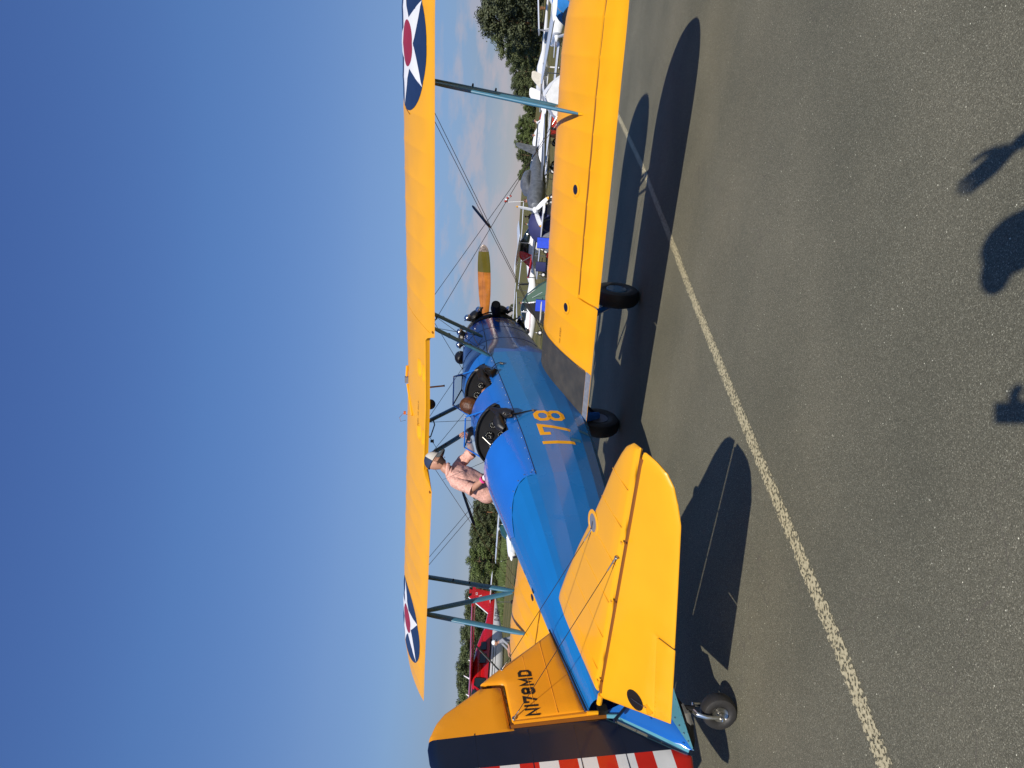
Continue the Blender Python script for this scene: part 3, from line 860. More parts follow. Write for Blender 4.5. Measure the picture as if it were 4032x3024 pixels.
def rud_frame(a, b, h):
    p = Vector((a - hx(b), h, 0)); p = Matrix.Rotation(RD, 3, 'Z') @ p; return Vector((p.x + hx(b) - .012, p.y, b))


rud_o = [(.088, .098), (.086, .40), (.078, .722), (.362, .742), (.373, .752), (.372, .885), (.30, .99), (.211, 1.125), (.15, 1.178), (.063, 1.222), (-.01, 1.236), (-.10, 1.228), (-.2, 1.195),
         (-.3, 1.14), (-.4, 1.06), (-.5, .95), (-.58, .80), (-.635, .6), (-.66, .4), (-.66, .2), (-.64, .0), (-.58, -.15), (-.47, -.26), (-.33, -.33), (-.205, -.362), (-.165, -.287), (-.05, -.105)]


def rud_m(a, b):
    if a > hx(b) - .032 and b > .70: return 'yellow_fin'
    if a > -.162: return 'navy'
    k = math.floor((b - .352) / .1175); return 'rudder_red' if k % 2 == 0 else 'rudder_white'


rud_lines = [((-.162, 0, 0), (1, 0, 0))] + [((0, .352 + .1175 * k, 0), (0, 1, 0)) for k in range(-6, 8)]
rud_lines.append(((hx(.9) - .032, .9, 0), Vector((1, .03, 0)).normalized()))
rud = slab('rudder', rud_o, rud_frame, lambda a, b: .030 if a > -.05 else max(.006, .030 - (-.05 - a) * .045), .035,
           ['yellow_fin', 'navy', 'rudder_red', 'rudder_white'], rud_m, BP, .075, rud_lines)
rud['label'] = 'rudder, yellow horn, navy centre, red and white stripes aft'
for z0 in (.95, .62, .33, .05):
    m = MB()
    for s_ in (-1, 1):
        m.tube([rud_frame(.05, z0, s_ * .0305), rud_frame(-.3, z0, s_ * .0205), rud_frame(-.6, z0, s_ * .0065)], .003, 'navy' , 5)
    m.build('rib', rud)
# registration on the fin
rp, rw = strokes('N178MD', .092, .078, .0205, .019)


def reg_map(u, v):
    x = .122 + u * (.357 / rw); z = .523 + v + .004 * u; return Vector((x, -(.034 - .012 * max(0, x - .2) / .6) - .0022, z))


decal('registration', rp, reg_map, 'text_black', fin, step=(.08, .08))['label'] = 'black registration N178MD'

# stabiliser: plane rising forward
SS = .09


def st_frame(a, b, h):   # a = x, b = distance out, side applied by caller
    return Vector((a, b, .150 + SS * (a - .14) + h))


def el_frame_factory(droop):
    c, s_ = math.cos(droop), math.sin(droop)
    return lambda a, b, h: Vector((.140 + (a - .14) * c - h * s_ * 0 + h * s_, b, .150 + (a - .14) * s_ + h * c))


stab_pts = [(.158, .165), (.83, .130), (.955, .16), (.975, .21), (.965, .27), (.895, .487), (.748, .872), (.604, 1.20), (.501, 1.461), (.424, 1.68), (.347, 1.835), (.305, 1.90), (.245, 1.952), (.158, 1.972)]
elev_pts = [(.118, .155), (-.02, .235), (-.255, .385), (-.40, .475), (-.405, .6), (-.385, .95), (-.35, 1.30), (-.31, 1.55), (-.25, 1.71), (-.17, 1.83), (-.08, 1.90), (.02, 1.94), (.118, 1.958)]
DRO = R(27)
ST = {}
for s_, nm in ((-1, 'starboard'), (1, 'port')):
    so = [(a, s_ * b) for a, b in stab_pts]; eo = [(a, s_ * b) for a, b in elev_pts]
    if s_ > 0: so, eo = so[::-1], eo[::-1]
    st = slab('stabiliser', so, st_frame, lambda a, b: .030, .075, ['yellow'], None, BP, .09); st['label'] = nm + ' stabiliser'; ST[s_] = st
    # elevator in two: elevator sheet and trim tab let into its trailing edge
    ef = el_frame_factory(DRO)
    tabin = [(-.23, s_ * .42), (-.40, s_ * .487), (-.395, s_ * .82 + s_ * .12), (-.215, s_ * .90)]
    e_ = [(.118, .150), (-.285, .400), (-.1935, .953), (-.3075, .966), (-.253, 1.29), (-.18, 1.70), (-.138, 1.80), (-.092, 1.88), (-.034, 1.932), (.04, 1.958), (.118, 1.970)]
    e_ = [(a, s_ * b) for a, b in e_]
    if s_ > 0: e_ = e_[::-1]
    el = slab('elevator', e_, ef, lambda a, b: max(.008, .026 - (.118 - a) * .028), .03, ['yellow'], None, BP, .09); el['label'] = nm + ' elevator, drooped'
    t_ = [(-.289, .403), (-.392, .467), (-.309, .959), (-.1975, .946)]
    t_ = [(a, s_ * b) for a, b in t_]
    if s_ > 0: t_ = t_[::-1]
    tab = slab('trim_tab', t_, ef, lambda a, b: max(.006, .016 - (-.224 - a) * .03), .012, ['yellow'], None, el, .09)
    for k in range(14):
        MB().ball(ef(-.300 + k * .0057, s_ * (.42 + k * .034), .013), .0035, 'yellow', 6, 4).build('rivet', tab)
    # ribs on the stabiliser and elevator
    for b in (.35, .62, .9, 1.18, 1.45, 1.7):
        xl = .9 - (b - .2) * .34; m = MB(); m.tube([st_frame(.17, s_ * b, .0302), st_frame((.17 + xl) / 2, s_ * b, .0303), st_frame(xl, s_ * b, .0295)], .0022, 'yellow', 5); m.build('rib', st)
    # leading-edge lightening port with bracing lug, and rear lug
    g = MB(); c0 = (.80 if s_ < 0 else .80, s_ * 1.02)
    cs_ = (.54, 1.20)
    q2 = lambda r, off: [st_frame(cs_[0] + r * math.cos(t), s_ * cs_[1] + r * 1.02 * math.sin(t), off) for t in [2 * math.pi * i / 24 for i in range(24)]]
    g.grid([q2(.082, .0302), q2(.078, .0335), q2(.058, .0338), q2(.056, .031)], 'yellow', True, True); g.add(q2(.057, .0316), [tuple(range(24))], 'tent_grey', False)
    g.box(st_frame(cs_[0], s_ * (cs_[1] - .02), .034), (.012, .06, .006), 'steel'); g.build('bracing_port', st)
    # hinge brackets
    for b in (.30, .95, 1.38):
        m = MB(); p = st_frame(.135, s_ * b, .034); m.box(p + Vector((-.01, 0, 0)), (.028, .014, .008), 'yellow', Matrix.Rotation(.3, 3, 'Z')); m.box(p + Vector((-.028, .013 * s_, -.012)), (.012, .012, .006), 'text_brown'); m.build('hinge', el)
    # inner hand hole: flat black disc stands for its shaded inside, plus tab cable
    g = MB(); el_hole_shade = [ef(-.155 + .066 * math.cos(t), s_ * .403 + .062 * math.sin(t), .0262 - .028 * .18) for t in [2 * math.pi * i / 22 for i in range(22)]]
    g.add(el_hole_shade, [tuple(range(22))], 'black', False); g.tube([ef(-.13, s_ * .39, .024), ef(-.19, s_ * .41, .030), ef(-.262, s_ * .44, .036)], .0022, 'steel', 5); g.build('cable_port', el)
    m = MB(); m.box(ef(-.262, s_ * .435, .020), (.05, .018, .028), 'yellow', Matrix.Rotation(-.5, 3, 'Z')); m.build('tab_horn', el)
    MB().tube([(.12, s_ * .10, .150), (.12, s_ * .18, .150)], .018, 'yellow', 10).build('torque_tube', el)
    MB().tube([ef(.128, s_ * .2, -.004), ef(.128, s_ * 1.93, -.004)], .021, 'text_brown', 6).build('hinge_gap_shade', el)  # dark tube fills the hinge gap in place of shade, stops light slits

# tail bracing wires
WR = MB()


def wirepart(a, b, r=.0022, name='bracing_wire', turn=True, parent=BP):
    a, b = Vector(a), Vector(b); m = MB(); m.tube([a, b], r, 'wire', 5)
    if turn:
        d = (b - a).normalized(); m.tube([a, a + d * .10], [.005, .0038], 'steel', 6); m.tube([b - d * .07, b], [.0035, .005], 'steel', 6)
    return m.build(name, parent)


for s_ in (-1, 1):
    wirepart((.544, s_ * 1.15, .216), (.505, s_ * .024, .715))
    wirepart((.165, s_ * 1.245, .185), (.115, s_ * .036, .695))
    wirepart((.544, s_ * 1.15, .150), (.70, s_ * .13, -.33)); wirepart((.165, s_ * 1.245, .12), (.3, s_ * .10, -.34))
    for p in ((.544, s_ * 1.15, .215), (.165, s_ * 1.245, .182), (.115, s_ * .036, .695), (.505, s_ * .024, .715)):
        MB().ball(p, (.016, .008, .012), 'steel', 8, 5).build('lug', BP)

# root fairing strip beside the fin (black seal)
MB().tube([(.13, -.034, .224), (.45, -.034, .267), (.835, -.012, .322)], .006, 'black', 6).build('fin_seal', fin)

# tail cone under the rudder
def tailcone():
    m = MB()
    top = [(.150, .118), (.06, .092), (-.0, -.038), (-.06, -.12), (-.167, -.287), (-.200, -.358)]
    pts = [(.16, .14, .10), (.14, .10, .105)]
    rows = []
    for t in range(9):
        u = t / 8; x_t = .12 + (-.195 - .12) * u; z_t = (.10 if u == 0 else .10 + (-.345 - .10) * u ** .95)
        x_b = .22 + (-.215 - .22) * u; z_b = -.372 + .012 * u
        row = []
        for k in range(5):
            w = k / 4; row.append(Vector((x_t + (x_b - x_t) * w, -(.020 + .075 * math.sin(min(1, w * 1.1) * math.pi / 2) * (1 - u * .82)), z_t + (z_b - z_t) * w)))
        rows.append(row)
    L_ = [[Vector((p.x, -p.y, p.z)) for p in r] for r in rows]
    m.grid(rows, 'blue_metal'); m.grid(L_, 'blue_metal')
    # flat closing edge
    m.grid([[r[0], l[0]] for r, l in zip(rows, L_)], 'pale_blue')
    o = m.build('tail_fairing', BP)
    s = MB(); band_ = []
    for t in range(9):
        u = t / 8; a = rows[t]; b = a[4]; c = a[3]
        d = rows[t][2].lerp(c, .75); band_.append([d + Vector((0, -.0045, 0)), b + Vector((0, -.006, -.002))])
    s.grid(band_, 'pale_blue'); s.build('tail_strip', o)
    for t in range(9):
        p = band_[t][0].lerp(band_[t][1], .25); MB().ball(p + Vector((0, -.002, 0)), .0055, 'chrome', 7, 4).build('rivet', o)
        p = band_[t][0].lerp(band_[t][1], .85); MB().ball(p + Vector((0, -.002, 0)), .003, 'pale_blue', 6, 4).build('rivet', o)
    for u, w in ((.1, .18), (.42, .25), (.92, .55), (.15, .7)):
        t = int(u * 8); p = rows[t][1].lerp(rows[t][2], w); MB().ball(p + Vector((0, -.003, 0)), (.009, .003, .009), 'blue_metal', 10, 4).build('screw', o)
    # leather boot below
    b = MB(); rr = []
    for t in range(7):
        u = t / 6; x = .235 - .42 * u; w = .070 * math.sin(math.pi * (u * .86 + .1)); dz = .085 * math.sin(math.pi * (u * .9 + .06))
        rr.append([Vector((x + .012 * math.sin(7 * a + u * 9), w * math.cos(a), -.362 - dz * max(0, math.sin(a)) + .006 * math.sin(5 * a + 11 * u))) for a in [math.pi * k / 10 for k in range(11)]])
    b.grid(rr, 'leather'); b.build('leather_boot', o)
    for u0 in (.35, .62):
        c = MB(); rr2 = [[p + Vector((0, -.004, -.003)) for p in r[6:10]] for r in rr[int(u0 * 6):int(u0 * 6) + 2]]
        c.grid(rr2, 'cream'); c.build('fabric_fold', o)
    return o


tailcone()
# elevator horn strut (dark blue) between the surfaces and lower rear fitting
MB().tube([(-.012, -.10, .090), (.075, -.10, -.012)], .015, 'navy', 8, flat=.7).build('control_strut', BP)
m = MB(); m.box((.115, -.045, .125), (.05, .045, .06), 'engine_black'); m.tube([(.085, -.02, .10), (.07, -.03, .03)], .014, 'pale_blue', 8); m.build('hinge_fitting', BP)
MB().tube([(.107, -.036, .225), (.104, -.034, .12)], .013, 'yellow', 8).build('rudder_post', fin)
MB().tube([(.113, 0, .10), (.096, 0, .70)], .030, 'yellow_fin', 10).build('fin_post', fin)
MB().tube([(.094, 0, .10), (.074, 0, .72)], .027, 'text_brown', 8).build('rudder_gap_shade', fin)  # dark tube closes the gap before the rudder, its shade as colour
MB().tube([(.10, 0, .724), (.37, 0, .738), (.385, 0, .80), (.384, 0, .87)], .014, 'text_brown', 6).build('horn_gap_shade', fin)  # dark tube along the horn slot, painted in for the shade there

# tail wheel (castored sideways)
TW = PI_ @ Vector((.150, -.035, .114))
up_l = (PI_.to_3x3() @ Vector((0, 0, 1))).normalized(); axw = (PI_.to_3x3() @ Vector((-.95, -.30, 0))).normalized()


def wheel_part(name, c, ax, r, w, hub_r, parent=BP, plate='steel', n=32):
    m = MB(); k = []
    for a in range(0, 13):
        t = math.pi * a / 12; k.append((-w / 2 * math.cos(t), r - (r - hub_r) * .52 * (1 - math.sin(t) ** .6) if a not in (0, 12) else hub_r))
    prof = [(-w * .36, hub_r * .98), (-w * .46, hub_r * 1.18), (-w * .5, (hub_r + r) / 2), (-w * .44, r * .90), (-w * .27, r * .985), (0, r), (w * .27, r * .985), (w * .44, r * .90), (w * .5, (hub_r + r) / 2), (w * .46, hub_r * 1.18), (w * .36, hub_r * .98)]
    m.lathe(c, ax, prof, 'rubber', n); tyre = m.build(name + '_tyre' if False else 'tyre', None)
    m = MB(); m.lathe(c, ax, [(w * .36, hub_r * 1.0), (w * .43, hub_r * .97), (w * .40, hub_r * .84), (w * .34, hub_r * .6), (w * .36, hub_r * .34), (w * .42, hub_r * .30), (w * .43, .0005)], plate, n)
    m.lathe(c, ax, [(-w * .36, hub_r), (-w * .43, hub_r * .97), (-w * .34, hub_r * .6), (-w * .40, .0005)], plate, n)
    hub = m.build('wheel_hub', None)
    return tyre, hub


tw = empty('tail_wheel'); tw.parent = BP
for o in wheel_part('tail', TW, axw, .114, .098, .052): o.parent = tw
fk = MB(); hubp = TW + axw * .075
fk.tube([TW + up_l * .165 + axw * .02, TW + up_l * .15 + axw * .055, TW + up_l * .10 + axw * .078, hubp], [.016, .015, .013, .014], 'chrome', 10)
fk.tube([TW + up_l * .165 + axw * .02, TW + up_l * .15 - axw * .055, TW - axw * .07], [.016, .015, .014], 'chrome', 10)
fk.tube([hubp - axw * .02, hubp + axw * .022], .017, 'steel', 8); fk.ball(hubp + axw * .022, .013, 'chrome', 8, 5)
fk.tube([TW + up_l * .16, TW + up_l * .26], .024, 'engine_black', 10)
fk.build('fork', tw)

# ---------------------------------------------------------------- main landing gear
wv = PI_.to_3x3() @ Vector((0, 0, 1))
for s_ in (-1, 1):
    mw = empty('main_wheel'); mw.parent = BP
    c = Vector((5.50, s_ * .955, -1.395))
    wz = (PM @ c).z; c = c + (PI_.to_3x3() @ Vector((0, 0, .305 - wz)))
    t_, h_ = wheel_part('main', c, (0, s_, 0), .305, .20, .135, plate='tent_grey', n=40); t_.parent = mw; h_.parent = mw
    pl = MB(); pl.lathe(c + Vector((0, s_ * .075, 0)), (0, s_, 0), [(.006, .135), (.018, .128), (.024, .06), (.026, .0005)], 'strut_blue', 32)
    for a in range(5):
        an = 2 * math.pi * a / 5; pl.ball(c + Vector((.10 * math.cos(an), s_ * .10, .10 * math.sin(an))), .006, 'black', 6, 4)
    pl.build('hub_plate', mw)
    leg = MB(); leg.tube([(5.05, s_ * .42, -.55), (5.35, s_ * .78, -1.15), c + Vector((0, -s_ * .12, 0))], [.10, .075, .05], 'blue_metal', 12, flat=.5)
    leg.tube([(5.6, s_ * .12, -.55), c + Vector((0, -s_ * .1, 0))], .022, 'navy', 8); leg.build('gear_leg', BP)
MB().tube([(4.9, -.3, -.62), (4.9, .3, -.62)], .03, 'navy', 8).build('gear_cross_tube', BP)

# ---------------------------------------------------------------- struts and wires
def strut(a, b, ch, th, name='interplane_strut', mt='strut_blue', parent=BP, fwd_=Vector((1, 0, 0))):
    a, b = Vector(a), Vector(b); d = (b - a).normalized(); f = (fwd_ - d * fwd_.dot(d)).normalized(); s = d.cross(f); rings = []
    for t in (0, .04, .12, .5, .88, .96, 1):
        w = 1 if .1 < t < .9 else (.62 if t in (0, 1) else .85); c_ = a.lerp(b, t)
        rings.append([c_ + f * (ch / 2 * math.cos(k) * w) + s * (th / 2 * math.copysign(abs(math.sin(k)) ** .8, math.sin(k)) * (1 - .25 * math.cos(k)) * w) for k in [2 * math.pi * i / 14 for i in range(14)]])
    o = MB().ring(rings, mt, True).build(name, parent, sharp=50); return o


for s_ in (-1, 1):
    UF, UR = wing('U', s_ * 3.41, .135, False, .004), wing('U', s_ * 3.41, .643, False, .004)
    LF, LR = wing('L', s_ * 3.262, .07, True, .012), wing('L', s_ * 3.262, .60, True, .012)
    for a, b in ((LF, UF), (LR, UR), (LF + Vector((-.03, 0, .03)), UR + Vector((.04, 0, -.02)))):
        so = strut(a, b, .088, .034)
        MB().tube([a.lerp(b, .0), a - (b - a).normalized() * .03], .010, 'steel', 8).build('end_fitting', so)
    # yellow lug at the rear foot
    MB().tube([LR + Vector((-.07, 0, -.028)), LR + Vector((-.01, 0, -.004))], [.006, .016], 'yellow', 8).build('strut_lug', BP)
    for z in (.45, .62):
        p = LF.lerp(UF, z); MB().tube([p + (LF - UF).normalized() * -.006, p + (LF - UF).normalized() * .006], .047, 'black', 12, flat=.42).build('strut_clamp', BP)
    # flying wires (double) and landing wires (double)
    fl0 = Vector((4.62, s_ * .46, -.47)); fl1 = Vector((4.75, s_ * .46, -.47))
    ja, jb = [], []
    for b_, t_ in ((fl0, wing('U', s_ * 3.20, .30, False, .0)), (fl1, wing('U', s_ * 3.33, .135, False, 0))):
        wirepart(b_, t_, .0034, 'flying_wire'); ja.append((b_, t_))
    for b_, t_ in ((wing('L', s_ * 3.10, .05, True, .0), wing('U', s_ * .80, .15, False, 0)), (wing('L', s_ * 3.16, .11, True, 0), wing('U', s_ * .86, .64, False, 0))):
        wirepart(b_, t_, .0032, 'landing_wire'); jb.append((b_, t_))
    # javelin spacer where the pairs cross
    jm = (ja[0][0].lerp(ja[0][1], .50) + ja[1][0].lerp(ja[1][1], .50)) / 2
    strut(PY(1862, 812, -2.05) if s_ < 0 else PY(1822, 1935, 2.02), PY(1929, 894, -1.95) if s_ < 0 else PY(1868, 2068, 2.06), .045, .03, 'javelin', 'navy')
# cabane struts
for s_ in (-1, 1):
    f0 = Vector((5.36, s_ * .425, .325)); r0 = Vector((4.73, s_ * .44, .305))
    f1 = Vector((5.30, s_ * .79, 1.03)); r1 = Vector((4.60, s_ * .85, 1.0))
    for a, b in ((f0, f1), (r0, r1)):
        so = strut(a, b, .092, .036, 'cabane_strut', 'strut_blue')
        for z in (.35, .72):
            p = a.lerp(b, z); d = (b - a).normalized(); MB().tube([p - d * .008, p + d * .008], .041, 'black', 12, flat=.48).build('strut_clamp', so)
    wirepart(f0, r1, .0032, 'cabane_wire', False); wirepart(r0, f1, .0032, 'cabane_wire', False)
    m = MB(); m.tube([f0.lerp(f1, .86) + Vector((-.04, 0, 0)), (5.15, s_ * .74, .92), (4.95, s_ * .80, .98), (4.9, s_ * .80, 1.04)], .008, 'engine_black', 6); m.build('fuel_line', BP)
    m = MB(); m.tube([f0.lerp(f1, .2) + Vector((-.06, 0, 0)), (5.15, s_ * .46, .44), (5.05, s_ * .43, .40), (4.95, s_ * .40, .42)], .006, 'steel', 6); m.build('fuel_line', BP)
for a, b in (((5.30, -.42, .33), (5.30, .79, 1.03)), ((5.30, .42, .33), (5.30, -.79, 1.03))): wirepart(a, b, .0032, 'cabane_wire', False)
# fuel tank tail pieces under the centre section
m = MB(); m.tube([PX(1690, 1525, 4.95), PX(1748, 1519, 4.95)], .011, 'cowl_letter', 8); m.tube([PX(1747, 1519, 4.95), PX(1751, 1519, 4.95)], .013, 'black', 8); m.build('fuel_gauge', BP)
MB().ball(PX(1695, 1592, 4.55), (.060, .062, .060), 'black', 16, 10).build('mirror_ball', BP)
m = MB(); m.tube([PX(1695, 1737, 4.6), PX(1708, 1737, 4.6)], .018, 'black', 8); m.tube([PX(1706, 1731, 4.6), PX(1706, 1744, 4.6)], .008, 'black', 6); m.build('drain_valve', BP)
# things on top of the centre section: vent, filler cap, antenna wire, mirror
m = MB(); p = wing('U', -.02, .28, True, 0, False)
m.tube([wing('U', -.12, .25, True, .012, False), wing('U', .02, .25, True, .02, False)], .016, 'yellow', 8)
m.box(wing('U', .07, .25, True, .018, False), (.05, .075, .05), 'tent_grey'); m.build('filler_cap', CS)
m = MB(); m.tube([wing('U', .12, .27, True, .012, False), wing('U', .36, .52, True, .010, False)], .012, 'yellow', 8); m.build('vent_pipe', CS)
m = MB(); m.tube([wing('U', .62, .2, True, 0, False), wing('U', .60, .2, True, .055, False), wing('U', .66, .2, True, .10, False), wing('U', .72, .2, True, .085, False), wing('U', .70, .2, True, .02, False)], .004, 'chrome', 6)
m.box(wing('U', .59, .2, True, .035, False), (.02, .04, .03), 'orange_mesh'); m.build('antenna_bracket', CS)
# small lettering
tp, tw_ = strokes('FUEL 46 GALS', .034, .020, .0048, .0062)
decal('lettering', tp, lambda u, v: wing('U', .40 - u * .40 / tw_ * 1.0 if False else .37 - u * .33 / tw_, .68 - v / C, True, .002, False), 'text_brown', CS, step=(.05, .05))
tp, tw_ = strokes('NO STEP', .030, .022, .005, .007)
decal('lettering', tp, lambda u, v: wing('L', -.95 - u * .17 / tw_, .58 - v / C, True, .003, False), 'text_brown', BP, step=(.05, .05))
# small dark pitot stub by the right roundel and wing corner fittings
MB().tube([wing('U', -3.14, .42, True, .004), wing('U', -3.10, .54, True, .004)], .005, 'text_brown', 5).build('wing_fitting', BP)
for s_ in (-1, 1): MB().ball(wing('U', s_ * 1.02, .96, True, .005), (.03, .012, .012), 'text_brown', 8, 5).build('wing_fitting', BP)

# ---------------------------------------------------------------- engine and propeller
EC = Vector((6.33, 0, .045))
eng = empty('engine', EC); eng.parent = BP; eng.location = EC


def loc(v): return Vector(v) - EC


m = MB(); m.lathe((-.26, 0, 0), (1, 0, 0), [(0, .0005), (0, .30), (.10, .31), (.14, .21), (.20, .20), (.36, .20), (.42, .13), (.50, .10), (.52, .0005)], 'engine_black', 24); m.build('crankcase', eng)
for k in range(7):
    a = 2 * math.pi * k / 7; d = Vector((0, -math.sin(a), math.cos(a))); sd = Vector((0, math.cos(a), math.sin(a)))
    m = MB(); prof = [(.19, .062)]
    for q in range(11): prof += [(.20 + q * .019, .060), (.204 + q * .019, .082), (.212 + q * .019, .082), (.216 + q * .019, .060)]
    m.lathe((0, 0, 0), d, prof + [(.42, .085)], 'engine_black', 16)
    m.lathe((0, 0, 0), d, [(.415, .085), (.44, .092), (.475, .078), (.49, .04), (.495, .0005)], 'engine_black', 16)
    cyl = m.build('cylinder', eng)
    for e_ in (-1, 1):
        rot = d.to_track_quat('Z', 'X').to_matrix()
        b = MB(); c_ = d * .475 + sd * e_ * .098 + Vector((-.03, 0, 0))
        b.tube([c_ - d * .05 - sd * e_ * .03, c_], [.035, .042], 'engine_black', 12)
        b.ball(c_ + d * .006, (.052, .052, .044), 'chrome', 14, 8, rot); b.build('rocker_cover', cyl)
        p = MB(); p.tube([Vector((.14, 0, 0)) + d * .19 + sd * e_ * .05, Vector((.09, 0, 0)) + d * .455 + sd * e_ * .09], .010, 'engine_black', 6); p.build('pushrod_tube', cyl)
    p = MB(); a2 = a + math.pi / 7; d2 = Vector((0, -math.sin(a2), math.cos(a2)))
    p.tube([d * .47 + sd * .16 + Vector((-.02, 0, 0)), d2 * .40 + Vector((-.02, 0, 0)), Vector((0, -math.sin(a + 2 * math.pi / 7), math.cos(a + 2 * math.pi / 7))) * .47 + Vector((-.02, 0, 0)) - Vector((0, math.cos(a + 2 * math.pi / 7), math.sin(a + 2 * math.pi / 7))) * .16], .011, 'engine_black', 6); p.build('oil_pipe', eng)
ex = MB(); ring = [Vector((-.10, -.37 * math.sin(t), .37 * math.cos(t))) for t in [2 * math.pi * i / 36 for i in range(37)]]
ex.tube(ring, .042, 'engine_black', 10, caps=False); ex.build('exhaust_ring', eng)
ex = MB(); ex.tube([(-.10, -.36, -.02), (-.16, -.45, .0), (-.20, -.52, .02), (-.26, -.60, .02)], [.055, .06, .064, .062], 'engine_black', 14, caps=False)
ex.tube([(-.20, -.52, .02), (-.257, -.596, .02)], [.052, .05], 'black', 14); ex.build('exhaust_stub', eng)
b = MB(); b.ball((-.20, .22, .47), (.12, .09, .085), 'engine_black', 16, 10); b.build('air_intake', eng)
# propeller: two laminated wood blades, nearly horizontal
pr = empty('propeller', (6.74, 0, .105)); pr.parent = BP
PA = R(4.0)


def blade(sgn):
    rows = []; ts = [.06, .12, .2, .3, .42, .55, .68, .78, .86, .92, .96, .985, 1.0]
    for t in ts:
        r = t * 1.245; ch = .125 + .075 * math.sin(min(1, t * 1.5) * math.pi / 2) if t < .8 else .2
        ch = {.06: .10, .12: .115, .2: .145, .3: .175, .42: .195, .55: .20, .68: .195, .78: .185, .86: .168, .92: .148, .96: .115, .985: .07, 1.0: .02}[t]
        th = .075 * (1 - t) ** .9 + .012; tw = R(58 - 42 * t ** .7)
        th = th if t < 1 else .006
        row = []
        for k in range(16):
            a = 2 * math.pi * k / 16; c_, h_ = ch / 2 * math.cos(a), th / 2 * math.sin(a) * (1 + .3 * math.cos(a))
            y = -r; x = c_ * math.sin(tw) * sgn + h_ * math.cos(tw); z = c_ * math.cos(tw) * sgn * -1 + h_ * math.sin(tw)
            p = Vector((x, y, -z)) ; row.append(Matrix.Rotation(-PA, 3, 'X') @ p)
        if sgn < 0: row = [Vector((p.x, -p.y, -p.z)) for p in [Vector((q.x * 1, q.y, q.z)) for q in row]]
        rows.append((t, row))
    m = MB()
    for (t0, a), (t1, b_) in zip(rows, rows[1:]):
        mt = 'wood' if t1 <= .68 else ('prop_olive' if t1 <= .92 else 'prop_tip'); m.grid([a, b_], mt, True, True)
    for t0, a in (rows[0], rows[-1]): m.add(a, [tuple(range(16))], 'wood' if t0 < .5 else 'prop_tip', False)
    o = m.build('blade', pr)
    for q in (.3, .62):   # dark glue lines of the laminations
        g = MB(); g.tube([r[int(16 * .75)].lerp(r[int(16 * .75) + 2], q) + Vector((-.002, 0, 0)) if t < .66 else rows[6][1][12] for t, r in rows[1:7]], .0016, 'text_brown', 4); g.build('glue_line', o)


blade(1); blade(-1)
MB().lathe((-.10, 0, 0), (1, 0, 0), [(0, .0005), (0, .10), (.04, .12), (.16, .12), (.20, .08), (.24, .0005)], 'engine_black', 20).build('hub', pr)

# ---------------------------------------------------------------- cockpits
def cockpit(x0, xp, rear):
    "x0 aft rim, xp instrument panel station"
    ck = empty('cockpit', ((x0 + xp) / 2, 0, 0)); ck.parent = BP; ck.location = (0, 0, 0)
    m = MB(); rows = []
    for x in [x0 - .25 + (xp + .3 - x0 + .25) * t / 8 for t in range(9)]:
        hw, zr, zc, lf = sec(x); rows.append([Vector((x, s * (w - .02), z)) for s, w, z in ((-1, hw - .01, zr + .08), (-1, hw, zr - .05), (-1, hw, -.1), (-1, hw - .05, -.35), (1, hw - .05, -.35), (1, hw, -.1), (1, hw, zr - .05), (1, hw - .01, zr + .08))])
    m.grid(rows, 'dial', False); m.build('cockpit_liner', ck)
    # panel: bulkhead filling the deck section
    arc = [deck(xp, abs(a)) for a in [1 - k / 14 for k in range(15)]]
    pts = [Vector((xp, p.y * .975, p.z - .012)) for p in arc] + [Vector((xp, -p.y * .975, p.z - .012)) for p in reversed(arc[:-1])]
    pts = [Vector((xp, pts[0].y, -.02))] + pts + [Vector((xp, pts[-1].y, -.02))]
    g = MB(); g.add(pts, [tuple(range(len(pts)))], 'panel', False); pn = g.build('instrument_panel', ck)
    rim = MB(); rim.tube([p + Vector((-.012, 0, .004)) for p in pts[1:-1]], .013, 'leather', 8); rim.build('panel_rim', ck)
    sp = [(0, .46, .052), (-.13, .42, .045), (.13, .42, .045), (-.01, .33, .045), (-.17, .30, .04), (.14, .30, .045), (-.27, .36, .035), (.27, .33, .04), (-.08, .22, .035), (.2, .19, .04), (-.22, .20, .035), (.05, .16, .035)]
    for y, z, r in sp:
        z2 = z - (.03 if rear else 0); d = MB(); d.lathe((xp, y, z2), (-1, 0, 0), [(0, r), (.014, r), (.016, r * .86), (.008, r * .84), (.008, .0005)], 'dial', 18)
        for t in range(9):
            an = R(-130 + t * 32); p = Vector((xp - .0095, y + r * .66 * math.sin(an), z2 + r * .66 * math.cos(an))); d.box(p, (.001, r * .09, r * .22), 'dial_white', Matrix.Rotation(-an, 3, 'X'))
        an = random.uniform(0, 6.28); d.tube([(xp - .011, y, z2), (xp - .011, y + r * .55 * math.sin(an), z2 + r * .55 * math.cos(an))], r * .05, 'dial_white', 4); d.build('gauge', pn)
    # black padded coaming roll around the aft and side rim
    rim = MB(); q = []
    for a in [1.0 - k * .1 for k in range(8)]: p = deck(x0 + .02 + (.10 * a ** 3), a); q.append(p + Vector((.008, 0, .006)))
    return ck


ck_f = cockpit(3.965, 4.565, False); ck_r = cockpit(2.98, 3.62, True)


def pad(ck, pts, rr, nm='crash_pad'):
    m = MB(); m.tube(pts, rr, 'leather', 12); o = m.build(nm, ck)
    me = o.data
    for v in me.vertices:
        n = noise.noise(v.co * 21) * .012 + noise.noise(v.co * 55) * .005; v.co += v.normal * n
    return o


